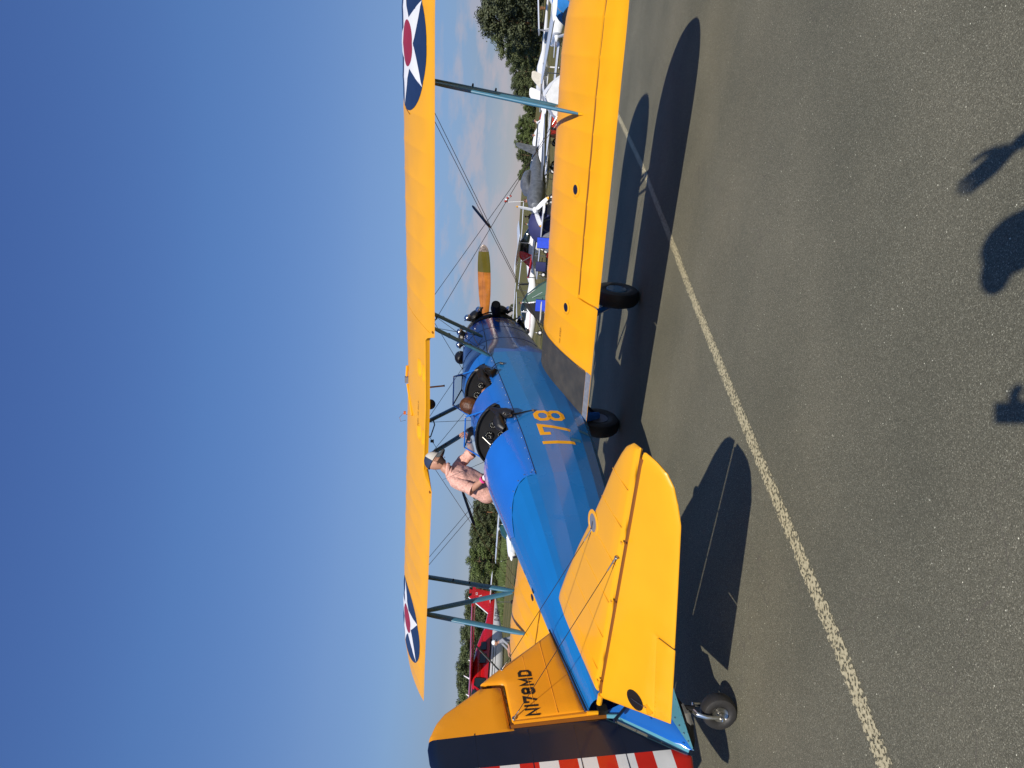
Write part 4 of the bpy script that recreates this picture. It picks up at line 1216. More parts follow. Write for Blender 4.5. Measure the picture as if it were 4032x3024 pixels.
# leather pads bulging over the starboard sills, with rim bead and strap
KX = lambda x, y: (1580 + .22604 * x, 1400 + .22604 * y)
pad(ck_f, [PY(*KX(1290, 290), -.36), PY(*KX(1400, 230), -.40), PY(*KX(1500, 300), -.43), PY(*KX(1560, 330), -.45), PY(*KX(1640, 250), -.46)], [.03, .055, .062, .05, .022])
pad(ck_f, [PY(*KX(1390, 300), -.42), PY(*KX(1420, 400), -.40), PY(*KX(1500, 470), -.36), PY(*KX(1560, 560), -.36)], [.055, .055, .04, .028])
pad(ck_r, [PY(*KX(1540, 915), -.33), PY(*KX(1620, 935), -.38), PY(*KX(1740, 1010), -.43), PY(*KX(1830, 1010), -.46), PY(*KX(1930, 1020), -.475)], [.022, .028, .05, .058, .035])
pad(ck_r, [PY(*KX(1690, 1010), -.42), PY(*KX(1700, 1130), -.41), PY(*KX(1730, 1230), -.38), PY(*KX(1800, 1290), -.37)], [.03, .06, .055, .03])
for ck, c_, yy in ((ck_f, KX(1500, 275), -.475), (ck_r, KX(1835, 1040), -.50)):
    p = PY(*c_, yy); t = MB(); t.tube([p + Vector((.045 * math.cos(a), 0, .03 * math.sin(a))) for a in [2 * math.pi * i / 18 for i in range(19)]], .006, 'leather', 6, caps=False)
    t.tube([p + Vector((.03 * math.cos(a), -.002, .02 * math.sin(a) - .028)) for a in [math.pi + math.pi * i / 8 for i in range(9)]], .003, 'steel', 5); t.build('eyelet', ck)
st = MB(); st.tube([PY(*KX(1930, 1030), -.475), PY(*KX(2040, 1010), -.470), PY(*KX(2160, 975), -.468), (lambda q: q)(PY(2106, 1614, -.47))], [.017, .012, .008, .006], 'leather', 6, flat=.5)
st.box(PY(2098, 1616, -.472), (.03, .01, .02), 'steel'); st.build('harness_strap', ck_r)
st = MB(); st.tube([PY(*KX(1580, 220), -.45), PY(*KX(1640, 150), -.455), PY(*KX(1700, 120), -.455), PY(*KX(1740, 135), -.455)], [.005, .005, .005, .018], 'engine_black', 6); st.tube([PY(*KX(1720, 130), -.46), PY(*KX(1780, 140), -.46)], [.016, .014], 'engine_black', 8); st.build('throttle_lever', ck_f)
# compass and sticks seen in the rear cockpit
st = MB(); st.tube([(3.50, .05, .42), (3.58, .0, .50)], .006, 'steel', 6); st.tube([(3.4, .2, .10), (3.42, .21, .26)], .010, 'steel', 8); st.build('grab_handle', ck_r)
# windscreens
for (xt, yt, zt, xa, ya, za, xr, yr, zr_) in ((4.673, .193, .732, 4.90, .097, .608, 4.56, .335, .478), (3.69, .189, .682, 3.916, .090, .573, 3.62, .315, .452)):
    ws = empty('windscreen', (0, 0, 0)); ws.parent = BP
    T_ = [Vector((xt, -yt, zt)), Vector((xt, yt, zt))]; A_ = [Vector((xa, -ya, za)), Vector((xa, ya, za))]; B_ = [Vector((xr, -yr, zr_)), Vector((xr, yr, zr_))]
    for pts in ([T_[0], T_[1], A_[1], A_[0]], [T_[0], A_[0], B_[0]], [T_[1], A_[1], B_[1]]):
        g = MB(); g.add(pts, [tuple(range(len(pts)))], 'glass', False); g.build('pane', ws)
    fr_ = MB()
    for a, b in ((T_[0], T_[1]), (T_[0], B_[0]), (T_[1], B_[1])): fr_.tube([a, b], .0085, 'blue_metal', 6)
    fr_.build('frame', ws); fr_ = MB()
    for a, b in ((T_[0], A_[0]), (T_[1], A_[1]), (A_[0], A_[1]), (A_[0], B_[0]), (A_[1], B_[1])): fr_.tube([a, b], .008, 'navy', 6)
    fr_.build('frame', ws)
    for p in T_: MB().ball(p + Vector((-.006, 0, 0)), .010, 'chrome', 8, 5).build('corner_bolt', ws)
m = MB(); m.box((3.66, .03, .635), (.02, .11, .035), 'black', Matrix.Rotation(.2, 3, 'X')); m.build('rear_view_mirror', BP)
# antenna whip and its chrome base on the turtle deck
m = MB(); ab = PY(1918, 1817, 0); m.lathe(ab + Vector((0, 0, -.02)), (0, 0, 1), [(0, .02), (.01, .022), (.012, .010), (.03, .010), (.032, .016), (.045, .016), (.05, .0005)], 'chrome', 12)
m.tube([ab + Vector((0, 0, .02)), PY(1744, 1889, .06)], [.0025, .0012], 'black', 5); m.build('whip_antenna', BP)
MB().box(PY(2108, 2324, .10) + Vector((0, 0, .01)), (.05, .02, .03), 'engine_black').build('deck_light', BP)

# ================================================================ people
def skin_mesh(name, pts, edges, mats_, matf=None, sub=2, parent=None, root=0, noise_amp=0, noise_f=9):
    "pts: {key: (Vector, rx, ry)}; skin modifier baked to a mesh"
    keys = list(pts); me = bpy.data.meshes.new(name); me.from_pydata([tuple(pts[k][0]) for k in keys], [(keys.index(a), keys.index(b)) for a, b in edges], [])
    o = bpy.data.objects.new(name, me); COL.objects.link(o); mo = o.modifiers.new('skin', 'SKIN'); mo.use_smooth_shade = True; mo.branch_smoothing = .6
    for i, k in enumerate(keys):
        sv = me.skin_vertices[0].data[i]; sv.radius = (pts[k][1], pts[k][2]); sv.use_root = (i == root)
    o.modifiers.new('sub', 'SUBSURF').levels = sub; o.modifiers['sub'].render_levels = sub
    dg = bpy.context.evaluated_depsgraph_get(); dg.update(); m2 = bpy.data.meshes.new_from_object(o.evaluated_get(dg)); o.modifiers.clear(); o.data = m2
    m2.materials.clear()
    for m_ in mats_: m2.materials.append(M[m_])
    for p in m2.polygons:
        p.use_smooth = True; p.material_index = mats_.index(matf(p.center)) if matf else 0
    if noise_amp:
        for v in m2.vertices: v.co += v.normal * (noise.noise(v.co * noise_f) * noise_amp + noise.noise(v.co * noise_f * 2.3) * noise_amp * .5)
    if parent: o.parent = parent
    return o


def frame_from(fwd, up):
    f = Vector(fwd).normalized(); u = Vector(up); u = (u - f * u.dot(f)).normalized(); l = u.cross(f)
    return Matrix((f, l, u)).transposed()      # columns: forward, left, up


def head_mesh(name, c, fwd, up, size, parent, skin='skin', beard=False, glasses=False):
    "a head with brow, nose, lips, chin and ears; size = chin to crown"
    Q = frame_from(fwd, up); s = size; m = MB(); n, k = 28, 22; rows = []
    for i in range(k + 1):
        ph = -math.pi / 2 + math.pi * i / k; z = math.sin(ph); r = math.cos(ph); row = []
        for j in range(n):
            t = 2 * math.pi * j / n; x, y = math.cos(t) * r, math.sin(t) * r
            px = x * .40; py = y * .315; pz = z * .5
            if z < .1: w = (.1 - z); py *= 1 - .30 * w; px *= (1 - .10 * w) if x > 0 else (1 - .42 * w)
            if x > 0: px *= .95
            if x > .3 and abs(y) < .34:                                # face relief
                g = math.exp(-(y / .11) ** 2); px += g * (.085 * math.exp(-((z + .14) / .15) ** 2) + .03 * math.exp(-((z + .02) / .2) ** 2))
                px += .028 * math.exp(-(y / .2) ** 2) * math.exp(-((z + .47) / .06) ** 2) + .035 * math.exp(-(y / .16) ** 2) * math.exp(-((z + .78) / .14) ** 2)
                px += .022 * math.exp(-((z - .16) / .06) ** 2); px -= .035 * (math.exp(-((abs(y) - .26) / .12) ** 2)) * math.exp(-((z - .02) / .09) ** 2)
            row.append(Vector(c) + Q @ Vector((px * s, py * s, pz * s)))
        rows.append(row)
    m.grid(rows, skin, True, closed=True)
    for sd in (-1, 1):
        m.ball(Vector(c) + Q @ Vector((-.02 * s, sd * .305 * s, -.05 * s)), (.075 * s, .03 * s, .12 * s), skin, 10, 6, Q)
    o = m.build(name, parent)
    e = MB()
    for sd in (-1, 1):
        e.ball(Vector(c) + Q @ Vector((.345 * s, sd * .115 * s, .01 * s)), .038 * s, 'dial_white', 8, 6); e.ball(Vector(c) + Q @ Vector((.372 * s, sd * .115 * s, .01 * s)), .02 * s, 'black', 8, 6)
    e.ball(Vector(c) + Q @ Vector((.385 * s, 0, -.245 * s)), (.03 * s, .10 * s, .018 * s), 'skin_dark', 10, 5, Q); e.build('face_features', o)
    if glasses:
        g = MB()
        for sd in (-1, 1):
            g.ball(Vector(c) + Q @ Vector((.40 * s, sd * .125 * s, .005 * s)), (.018 * s, .09 * s, .062 * s), 'dark_glass', 12, 6, Q)
            g.tube([Vector(c) + Q @ Vector((.36 * s, sd * .22 * s, .02 * s)), Vector(c) + Q @ Vector((0, sd * .32 * s, .02 * s))], .010 * s, 'black', 5)
        g.build('sunglasses', o)
    if beard:
        b = MB(); rr = []
        for i in range(8):
            z = -.72 + i * .075; row = []
            for j in range(17):
                t = -1.45 + 2.9 * j / 16; lim = .18 if abs(t) < .5 else .42
                ph = math.asin(max(-1, z * 1.0)); r = math.cos(ph); px = math.cos(t) * r * .40 * .95; py = math.sin(t) * r * .315
                w = max(0, .1 - z); py *= 1 - .30 * w; px *= 1 - .1 * w
                if abs(t) < .9: px += .03 * math.exp(-((z + .78) / .14) ** 2)
                row.append(Vector(c) + Q @ (Vector((px, py, z * .5)) * s * 1.035))
            rr.append(row)
        b.grid(rr, 'beard'); b.build('beard', o)
    return o, Q


def hand(name, wrist, fwd, palm_n, size, parent, skin='skin', curl=.5):
    Q = frame_from(fwd, palm_n); s = size; w = Vector(wrist); m = MB()
    rings = []
    for t, hw, th in ((0, .16, .12), (.12, .19, .13), (.3, .235, .12), (.46, .225, .095), (.5, .20, .07)):
        rings.append([w + Q @ Vector((t * s, hw * s * math.cos(a), th * s * math.sin(a))) for a in [2 * math.pi * i / 12 for i in range(12)]])
    m.ring(rings, skin)
    for f_, (y, ln) in enumerate(((.165, .40), (.058, .46), (-.055, .43), (-.16, .34))):
        p = Vector((.45, y, 0)); pts = [w + Q @ (p * s)]; a = 0; r = [.058 * s]
        for j, q in enumerate((.45, .30, .25)):
            a += curl * (1, .9, .6)[j]; p = p + Vector((math.cos(a), y * .12, math.sin(a))) * ln * q; pts.append(w + Q @ (p * s)); r.append((.052 - .006 * j) * s)
        m.tube(pts, r, skin, 8); m.ball(pts[-1], r[-1], skin, 8, 6)
    p0 = Vector((.10, .17, .02)); pts = [w + Q @ (p0 * s), w + Q @ ((p0 + Vector((.17, .12, .10))) * s), w + Q @ ((p0 + Vector((.33, .14, .20))) * s)]
    m.tube(pts, [.07 * s, .058 * s, .046 * s], skin, 8); m.ball(pts[-1], .046 * s, skin, 8, 6)
    return m.build(name, parent)


def WP(x, y, xp): return PM @ PX(x, y, xp)      # world point on the biplane station xp


# ---- man in a pink shirt standing on the port wing root, leaning to the cockpit
man = empty('person', PM @ Vector((3.72, .78, -.43)), label='man in pink shirt and blue and white cap leaning over the cockpit with a phone', cat='person')
MI = man.matrix_world.copy(); MI.translation = man.location; mo_ = man.location


def ML(v): return Vector(v) - mo_


pel = ML(PM @ Vector((3.62, .80, .30))); wst = ML(WP(1893, 1913, 3.63)); che = ML(WP(1822, 1885, 3.68)); nek = ML(WP(1757, 1846, 3.74))
shR = ML(WP(1786, 1893, 3.60)); shL = ML(WP(1800, 1835, 3.98)); elR = ML(WP(1858, 1926, 3.46)); wrR = ML(WP(1908, 1884, 3.40)); haR = ML(WP(1926, 1866, 3.37))
elL = ML(WP(1858, 1781, 3.98)); wrL = ML(WP(1845, 1727, 3.86)); hedc = ML(WP(1716, 1819, 3.80))
ft = [ML(PM @ Vector((3.55, .70, -.40))), ML(PM @ Vector((3.9, .90, -.41)))]
kn = [pel.lerp(ft[0], .5) + Vector((.05, 0, 0)), pel.lerp(ft[1], .5) + Vector((.05, 0, 0))]
hipR = pel + Vector((-.02, -.09, -.04)); hipL = pel + Vector((.05, .10, -.04))
P_ = dict(pel=(pel, .15, .12), wst=(wst, .145, .11), che=(che, .165, .12), nb=(che.lerp(nek, .72), .09, .08), nek=(nek, .058, .058), hb=(nek.lerp(hedc, .5), .055, .055),
          shR=(shR, .062, .062), elR=(elR, .044, .044), wrR=(wrR, .028, .032), shL=(shL, .062, .062), elL=(elL, .044, .044), wrL=(wrL, .028, .030),
          hipR=(hipR, .09, .09), knR=(kn[0], .062, .062), ftR=(ft[0] + Vector((0, 0, .06)), .042, .042), hipL=(hipL, .09, .09), knL=(kn[1], .062, .062), ftL=(ft[1] + Vector((0, 0, .06)), .042, .042))
E_ = [('pel', 'wst'), ('wst', 'che'), ('che', 'nb'), ('nb', 'nek'), ('nek', 'hb'), ('che', 'shR'), ('shR', 'elR'), ('elR', 'wrR'), ('che', 'shL'), ('shL', 'elL'), ('elL', 'wrL'),
      ('pel', 'hipR'), ('hipR', 'knR'), ('knR', 'ftR'), ('pel', 'hipL'), ('hipL', 'knL'), ('knL', 'ftL')]
skin_mesh('body', P_, E_, ['skin'], parent=man)
cuffR = shR.lerp(elR, 1.0); cuffL = shL.lerp(elL, .93)
S_ = dict(hem=(pel + (wst - pel) * -.02, .188, .148), wst=(wst, .178, .142), mid=(wst.lerp(che, .5), .192, .148), che=(che, .200, .150), nb=(che.lerp(nek, .70), .118, .100), col=(nek.lerp(che, .08), .078, .076),
          shR=(shR, .085, .085), uR=(shR.lerp(cuffR, .6), .070, .074), cR=(cuffR, .064, .068), shL=(shL, .085, .085), uL=(shL.lerp(cuffL, .6), .066, .066), cL=(cuffL, .062, .062))
skin_mesh('shirt', S_, [('hem', 'wst'), ('wst', 'mid'), ('mid', 'che'), ('che', 'nb'), ('nb', 'col'), ('che', 'shR'), ('shR', 'uR'), ('uR', 'cR'), ('che', 'shL'), ('shL', 'uL'), ('uL', 'cL')], ['shirt'], parent=man, sub=3, noise_amp=.012, noise_f=13)
for a, b, r in ((cuffR, elR - shR, .066), (cuffL, elL - shL, .064)):
    d = b.normalized(); m = MB(); m.tube([a - d * .045, a + d * .012], [r * 1.02, r * 1.08], 'shirt', 16); m.build('rolled_cuff', man)
SH = dict(w=(pel + (wst - pel) * .14, .160, .128), h=(pel, .168, .135), hR=(hipR, .10, .10), kR=(kn[0], .085, .085), hL=(hipL, .10, .10), kL=(kn[1], .085, .085))
skin_mesh('shorts', SH, [('w', 'h'), ('h', 'hR'), ('hR', 'kR'), ('h', 'hL'), ('hL', 'kL')], ['cream'], parent=man, noise_amp=.006)
# collar and button placket
m = MB(); up_n = (hedc - che).normalized(); m.tube([nek.lerp(che, .10) + Vector((math.cos(t), math.sin(t), 0)) * .070 + up_n * .0 for t in [2 * math.pi * i / 16 for i in range(15)]], .014, 'shirt', 6, flat=1.6); m.build('collar', man)
hfw = (WP(1745, 1775, 3.90) - WP(1716, 1819, 3.80)); hup = (WP(1675, 1836, 3.77) - WP(1750, 1806, 3.82))
hfw = Vector((.50, -.74, -.42)); hup = Vector((.20, -.10, 1))
hd, HQ = head_mesh('head', hedc, hfw, hup, .245, man, beard=True, glasses=True)
cp = MB(); rows = []; s = .245   # trucker cap: white front, navy back, grey brim, patch
for i in range(9):
    ph = R(4 + 86 * i / 8); rows.append([hedc + HQ @ Vector((.445 * s * math.cos(ph) * math.cos(t) - .01 * s, .37 * s * math.cos(ph) * math.sin(t), (.06 + .50 * math.sin(ph)) * s)) for t in [2 * math.pi * j / 24 for j in range(24)]])
for a, b in zip(rows, rows[1:]):
    n = 24
    for j in range(n):
        t = 2 * math.pi * (j + .5) / n; cp.add([a[j], a[(j + 1) % n], b[(j + 1) % n], b[j]], [(0, 1, 2, 3)], 'cream' if math.cos(t) > .05 else 'cap_navy')
cap = cp.build('cap', man, sharp=60)
br = MB(); r1 = [hedc + HQ @ Vector(((.43 * math.cos(t) - .01) * s, .36 * math.sin(t) * s, .075 * s)) for t in [R(-62 + 124 * j / 14) for j in range(15)]]
r2 = [hedc + HQ @ Vector(((.43 * math.cos(t) + .27 * math.cos(t * 1.1)) * s, .37 * math.sin(t) * s, (.0 - .05 * abs(math.sin(t))) * s)) for t in [R(-62 + 124 * j / 14) for j in range(15)]]
br.grid([r1, r2], 'cap_brim'); br.grid([[p - HQ @ Vector((0, 0, .015)) for p in r1], [p - HQ @ Vector((0, 0, .015)) for p in r2]], 'cap_brim'); br.grid([r2, [p - HQ @ Vector((0, 0, .015)) for p in r2]], 'cap_brim'); br.build('brim', cap)
pa = MB()
pg = [[hedc + HQ @ Vector(((.452 * math.cos(t) * math.cos(ph) - .01) * s, .376 * math.cos(ph) * math.sin(t) * s, (.06 + .508 * math.sin(ph)) * s)) for t in [R(-30 + 60 * j / 6) for j in range(7)]] for ph in [R(14 + 8 * i) for i in range(5)]]
for i in range(4):
    for j in range(6): pa.add([pg[i][j], pg[i][j + 1], pg[i + 1][j + 1], pg[i + 1][j]], [(0, 1, 2, 3)], ['tent_grey', 'cream', 'pink', 'dark_cloth', 'cowl_letter'][(i * 5 + j * 3 + i * j) % 5], False)
pa.build('cap_patch', cap)
hand('hand', wrR, haR - wrR, (0, 0, -1), .185, man, curl=.35)
hand('hand', wrL, ML(WP(1828, 1695, 3.80)) - wrL, (-.5, -.5, .5), .185, man, curl=.7)
d = (wrR - elR).normalized(); m = MB(); m.tube([wrR - d * .04, wrR - d * .018], .039, 'pink', 16); m.build('wristband', man)
m = MB(); m.tube([wrR + d * .005, wrR + d * .03], .036, 'tape_white', 12); m.build('wristband', man)
d = (wrL - elL).normalized(); m = MB(); m.tube([wrL - d * .05, wrL - d * .03], .034, 'cap_navy', 14); m.build('watch', man)
ph = MB(); pc = WP(1856, 1698, 3.78); ph.box(pc, (.012, .155, .075), 'black', frame_from((.7, -.3, .35), (.1, .3, 1))); o = ph.build('phone', bevel=.004)
tag(o, 'black smartphone held flat by the man over the rear cockpit', 'phone')
for f_ in ft:
    m = MB(); m.ball(f_ + Vector((.05, 0, .035)), (.14, .05, .045), 'dark_cloth', 12, 8); m.build('shoe', man)

# ---- passenger in the front cockpit, seen from behind
pas = empty('person', PM @ Vector((4.16, .0, -.05)), label='brown-haired passenger sitting in the front cockpit seen from behind', cat='person')
po = pas.location; PL = lambda v: Vector(v) - po
hc = PL(WP(1852, 1596, 4.17)); base = PL(PM @ Vector((4.12, -.0, .0)))
B_ = dict(p=(base, .15, .11), c=(base.lerp(hc, .45), .16, .11), n=(base.lerp(hc, .74), .055, .055), h=(hc - Vector((0, 0, .06)), .055, .055), sR=(base.lerp(hc, .50) + Vector((0, -.16, 0)), .05, .05), eR=(base + Vector((.16, -.24, .12)), .04, .04), wR=(PL(WP(1903, 1548, 4.34)), .035, .035),
          sL=(base.lerp(hc, .50) + Vector((0, .16, 0)), .05, .05), eL=(base + Vector((.18, .24, .1)), .04, .04), wL=(base + Vector((.38, .12, .15)), .03, .03))
skin_mesh('body', B_, [('p', 'c'), ('c', 'n'), ('n', 'h'), ('c', 'sR'), ('sR', 'eR'), ('eR', 'wR'), ('c', 'sL'), ('sL', 'eL'), ('eL', 'wL')], ['dark_cloth', 'skin'], parent=pas,
          matf=lambda c: 'skin' if (c - B_['wR'][0]).length < .13 or (c - B_['wL'][0]).length < .1 or (c - hc).length < .12 else 'dark_cloth')
hand('hand', B_['wR'][0], (.8, .3, .1), (0, 0, -1), .17, pas); hand('hand', B_['wL'][0], (.8, -.2, .1), (0, 0, -1), .17, pas)
head_mesh('head', hc - Vector((-.01, 0, .01)), (1, .35, -.25), (.2, 0, 1), .215, pas)
hm_ = MB(); Qh = frame_from((1, .3, -.2), (.2, 0, 1)); rows = []
for i in range(15):
    ph_ = R(-62 + 152 * i / 14); row = []
    for j in range(40):
        t = 2 * math.pi * j / 40; k = 1 + .035 * math.sin(t * 17 + ph_ * 3) + .02 * math.sin(t * 9 + 1)
        fx = -.02 if math.cos(t) > .3 and ph_ < R(20) else 0
        x = (.106 * math.cos(ph_) * math.cos(t) * k) ; 
        if math.cos(t) > .25 and ph_ < R(18): x *= .55
        row.append(hc + Qh @ Vector((x - .008, .098 * math.cos(ph_) * math.sin(t) * k, .118 * math.sin(ph_) + .004)))
    rows.append(row)
hm_.grid(rows, 'hair_brown', True, closed=True); hm_.build('hair', pas, sharp=180)


def simple_person(label, foot, yaw, h, top, leg, hat=None, lean=0, arms='down', group=None, seated=False, hair='black'):
    e = empty('person', foot, (0, 0, yaw), label=label, cat='person', group=group); k = h / 1.75
    V = lambda x, y, z: Vector((x * k, y * k, z * k))
    lz = .0
    pel = V(0, 0, .95); che = V(.05 + lean, 0, 1.30); nb = V(.06 + lean * 1.2, 0, 1.46); hd_ = V(.09 + lean * 1.4, 0, 1.62)
    B = dict(p=(pel, .14 * k, .11 * k), c=(che, .155 * k, .11 * k), n=(nb, .06 * k, .06 * k), h=(hd_ - V(0, 0, .06), .055 * k, .055 * k))
    ed = [('p', 'c'), ('c', 'n'), ('n', 'h')]
    for s_ in (-1, 1):
        t = str(s_); ex = (.0, -.03) if arms == 'down' else (.22, .30)
        B['s' + t] = (che + V(0, .18 * s_, .08), .052 * k, .052 * k); B['e' + t] = (che + V(ex[0], .24 * s_, -.18), .042 * k, .042 * k); B['w' + t] = (che + V(ex[0] + .10 + ex[1] * .5, .20 * s_, -.38 + (.16 if arms != 'down' else 0)), .03 * k, .03 * k)
        B['hp' + t] = (V(0, .09 * s_, .88), .085 * k, .085 * k); B['k' + t] = (V(.04, .10 * s_, .48), .06 * k, .06 * k); B['f' + t] = (V(-.02, .11 * s_, .09), .042 * k, .042 * k)
        ed += [('c', 's' + t), ('s' + t, 'e' + t), ('e' + t, 'w' + t), ('p', 'hp' + t), ('hp' + t, 'k' + t), ('k' + t, 'f' + t)]
    che_z = che.z
    def mf(c):
        if c.z > nb.z + .02 * k: return 'skin'
        if c.z > .93 * k:
            return 'skin' if (abs(c.y) > .17 * k and c.z < che_z - .13 * k) else top
        if c.z > .50 * k: return leg if abs(c.y) < .19 * k else 'skin'
        return 'skin' if leg in ('cream', 'dark_cloth') else leg
    skin_mesh('body', B, ed, ['skin', top, leg], matf=mf, parent=e, sub=2)
    for s_ in (-1, 1): hand('hand', B['w' + str(s_)][0], (.3, 0, -1), (1, 0, 0), .17 * k, e)
    head_mesh('head', hd_, (1, 0, -.2), (0, 0, 1), .235 * k, e)
    m = MB(); c = hd_ + V(-.012, 0, .03); rr = [[c + Vector((.100 * k * math.cos(p) * math.cos(t), .088 * k * math.cos(p) * math.sin(t), .105 * k * math.sin(p))) for t in [2 * math.pi * j / 16 for j in range(16)]] for p in [R(-5 + 95 * i / 6) for i in range(7)]]
    m.grid(rr, hat or hair, True, closed=True); hh = m.build('cap' if hat else 'hair', e)
    if hat:
        m = MB(); m.ball(c + V(.12, 0, .0), (.07 * k, .07 * k, .008 * k), hat, 10, 4); m.build('brim', hh)
    for s_ in (-1, 1):
        m = MB(); m.ball(V(.04, .11 * s_, .04), (.13 * k, .048 * k, .045 * k), 'dark_cloth', 10, 6); m.build('shoe', e)
    return e

# ================================================================ trees
def tree_mesh(kind, seed, h):
    rnd = random.Random(seed); leaf = {'oak': 'leaf_oak', 'light': 'leaf_light', 'pine': 'leaf_pine'}[kind]
    t = MB(); bark = 'bark_pine' if kind == 'pine' else 'bark'
    base_r = h * .020; top = h * (.93 if kind == 'pine' else .8); ax = [Vector((0, 0, 0))]
    for i in range(1, 8): ax.append(ax[-1] + Vector((rnd.uniform(-.03, .03) * h / 4, rnd.uniform(-.03, .03) * h / 4, top / 7)))
    t.tube(ax, [base_r * (1 - .11 * i) for i in range(8)], bark, 8)
    lobes = []
    nb = 26 if kind == 'pine' else 22
    for i in range(nb):
        z = h * (.10 + .83 * ((i + rnd.random()) / nb) if kind == 'pine' else .04 + .82 * ((i + rnd.random()) / nb)); a = i * 2.4 + rnd.uniform(-.4, .4)
        k = max(0, min(6, int(z / top * 7))); p0 = ax[k].lerp(ax[k + 1], .5); zr = z / h
        spread = h * ((.27 - .16 * max(0, zr - .5) / .45) if kind == 'pine' else (.34 * math.sqrt(max(.10, 1 - ((zr - .40) / .58) ** 2)))) * rnd.uniform(.55, 1.05)
        p1 = Vector((math.cos(a) * spread, math.sin(a) * spread, z + rnd.uniform(.0, .06) * h)); mid = p0.lerp(p1, .5) + Vector((0, 0, -.02 * h))
        t.tube([p0, mid, p1], [base_r * .38, base_r * .22, base_r * .08], bark, 5); lobes.append((p1, h * rnd.uniform(.085, .135)))
        lobes.append((mid.lerp(p1, .4), h * rnd.uniform(.07, .11)))
    lobes.append((Vector((ax[-1].x, ax[-1].y, h * .93)), h * .10)); lobes.append((Vector((ax[-1].x, ax[-1].y, h * .82)), h * .12))
    vs = []; fs = []; ls = h * .0155
    for c, r in lobes:
        nq = 200 if kind != 'pine' else 170
        for _ in range(nq):
            d = Vector((rnd.gauss(0, 1), rnd.gauss(0, 1), rnd.gauss(0, 1))).normalized(); rr = r * (rnd.random() ** .35) * rnd.uniform(.8, 1.2)
            p = c + Vector((d.x * rr, d.y * rr, d.z * rr * .72)); n = (d + Vector((rnd.uniform(-.7, .7), rnd.uniform(-.7, .7), rnd.uniform(-.3, .9)))).normalized()
            u = n.orthogonal().normalized(); v = n.cross(u); a = rnd.uniform(0, 6.28); u, v = u * math.cos(a) + v * math.sin(a), v * math.cos(a) - u * math.sin(a)
            s1, s2 = ls * rnd.uniform(.6, 1.25), ls * rnd.uniform(.45, .95); k = len(vs)
            vs += [p - u * s1, p - v * s2, p + u * s1, p + v * s2]; fs.append((k, k + 1, k + 2, k + 3))
    c = MB(); c.v = [tuple(v) for v in vs]; c.f = [list(f) for f in fs]; c.m = [c.mi(leaf)] * len(fs); c.sm = [False] * len(fs)
    me = bpy.data.meshes.new('crown'); me.from_pydata(c.v, [], c.f); me.materials.append(M[leaf])
    return t, me


TREES = {}
for kind, n_ in (('oak', 4), ('light', 3), ('pine', 3)):
    for i in range(n_):
        t, me = tree_mesh(kind, hash((len(kind), i)) % 1000 + i * 17, 10.0); o = t.build('trunk'); tm = o.data; bpy.data.objects.remove(o); TREES[kind, i] = (tm, me)


def tree(kind, var, y, D, h, label, group=None, wide=1.0):
    p = stand(y, D); e = empty('pine_tree' if kind == 'pine' else 'tree', p, (0, 0, random.uniform(0, 6.28)), label=label, cat='tree', group=group)
    k = h / 10; tm, cm = TREES[kind, var]
    for nm, me in (('trunk', tm), ('crown', cm)):
        o = bpy.data.objects.new(nm, me); COL.objects.link(o); o.parent = e; o.scale = (k * wide, k * wide, k)
    return e


def hz(y): return 1997 - (y - 1512) * .0717


def tree_to(kind, var, y, D, Vtop, label, wide=1.0, group=None):
    p = stand(y, D); d = far(Vtop, y, D); return tree(kind, var, y, D, max(2, d.z - p.z), label, group, wide)


# right: tall pines, then lower broad-leaved trees falling away to the left
tree_to('pine', 0, 95, 150, 1878, 'tall dark pine with a bare trunk, nearest the right edge of the frame', 1.15)
tree_to('pine', 1, -60, 145, 1858, 'tall dark pine cut by the right edge of the frame', 1.2)
tree_to('pine', 2, 30, 168, 1890, 'dark pine wedged between the two tallest pines', 1.2)
tree_to('oak', 0, 165, 160, 1925, 'dark tree on the left flank of the tall pines', 1.0)
tree_to('oak', 3, 225, 172, 1985, 'low dark tree at the foot of the tall pines', 1.1)
tree_to('oak', 1, 285, 190, 2002, 'broad mid green tree seen just right of the right wing struts', 1.25)
tree_to('oak', 2, 350, 185, 2008, 'rounded green tree partly behind the right wing struts', 1.3)
tree_to('light', 0, 425, 190, 2058, 'small pale green tree left of the right wing struts', 1.3)
tree_to('light', 1, 500, 180, 2026, 'pale green tree above the red dome tent', 1.35)
tree_to('light', 2, 560, 178, 2022, 'pale green tree above the white covered aircraft', 1.3)
tree_to('oak', 0, 610, 185, 2030, 'darker green tree behind the white aircraft fins', 1.2)
tree_to('light', 1, 690, 182, 2036, 'last green tree of the right-hand row, above the grey covered aircraft', 1.4)
tree_to('oak', 2, 655, 205, 2052, 'low tree filling the gap near the end of the right-hand row', 1.2)
tree_to('oak', 1, 1205, 420, 2008, 'tiny distant tree seen past the engine', 1.2)
tree_to('oak', 3, 1245, 420, 2010, 'small distant bush seen under the engine', 1.2)
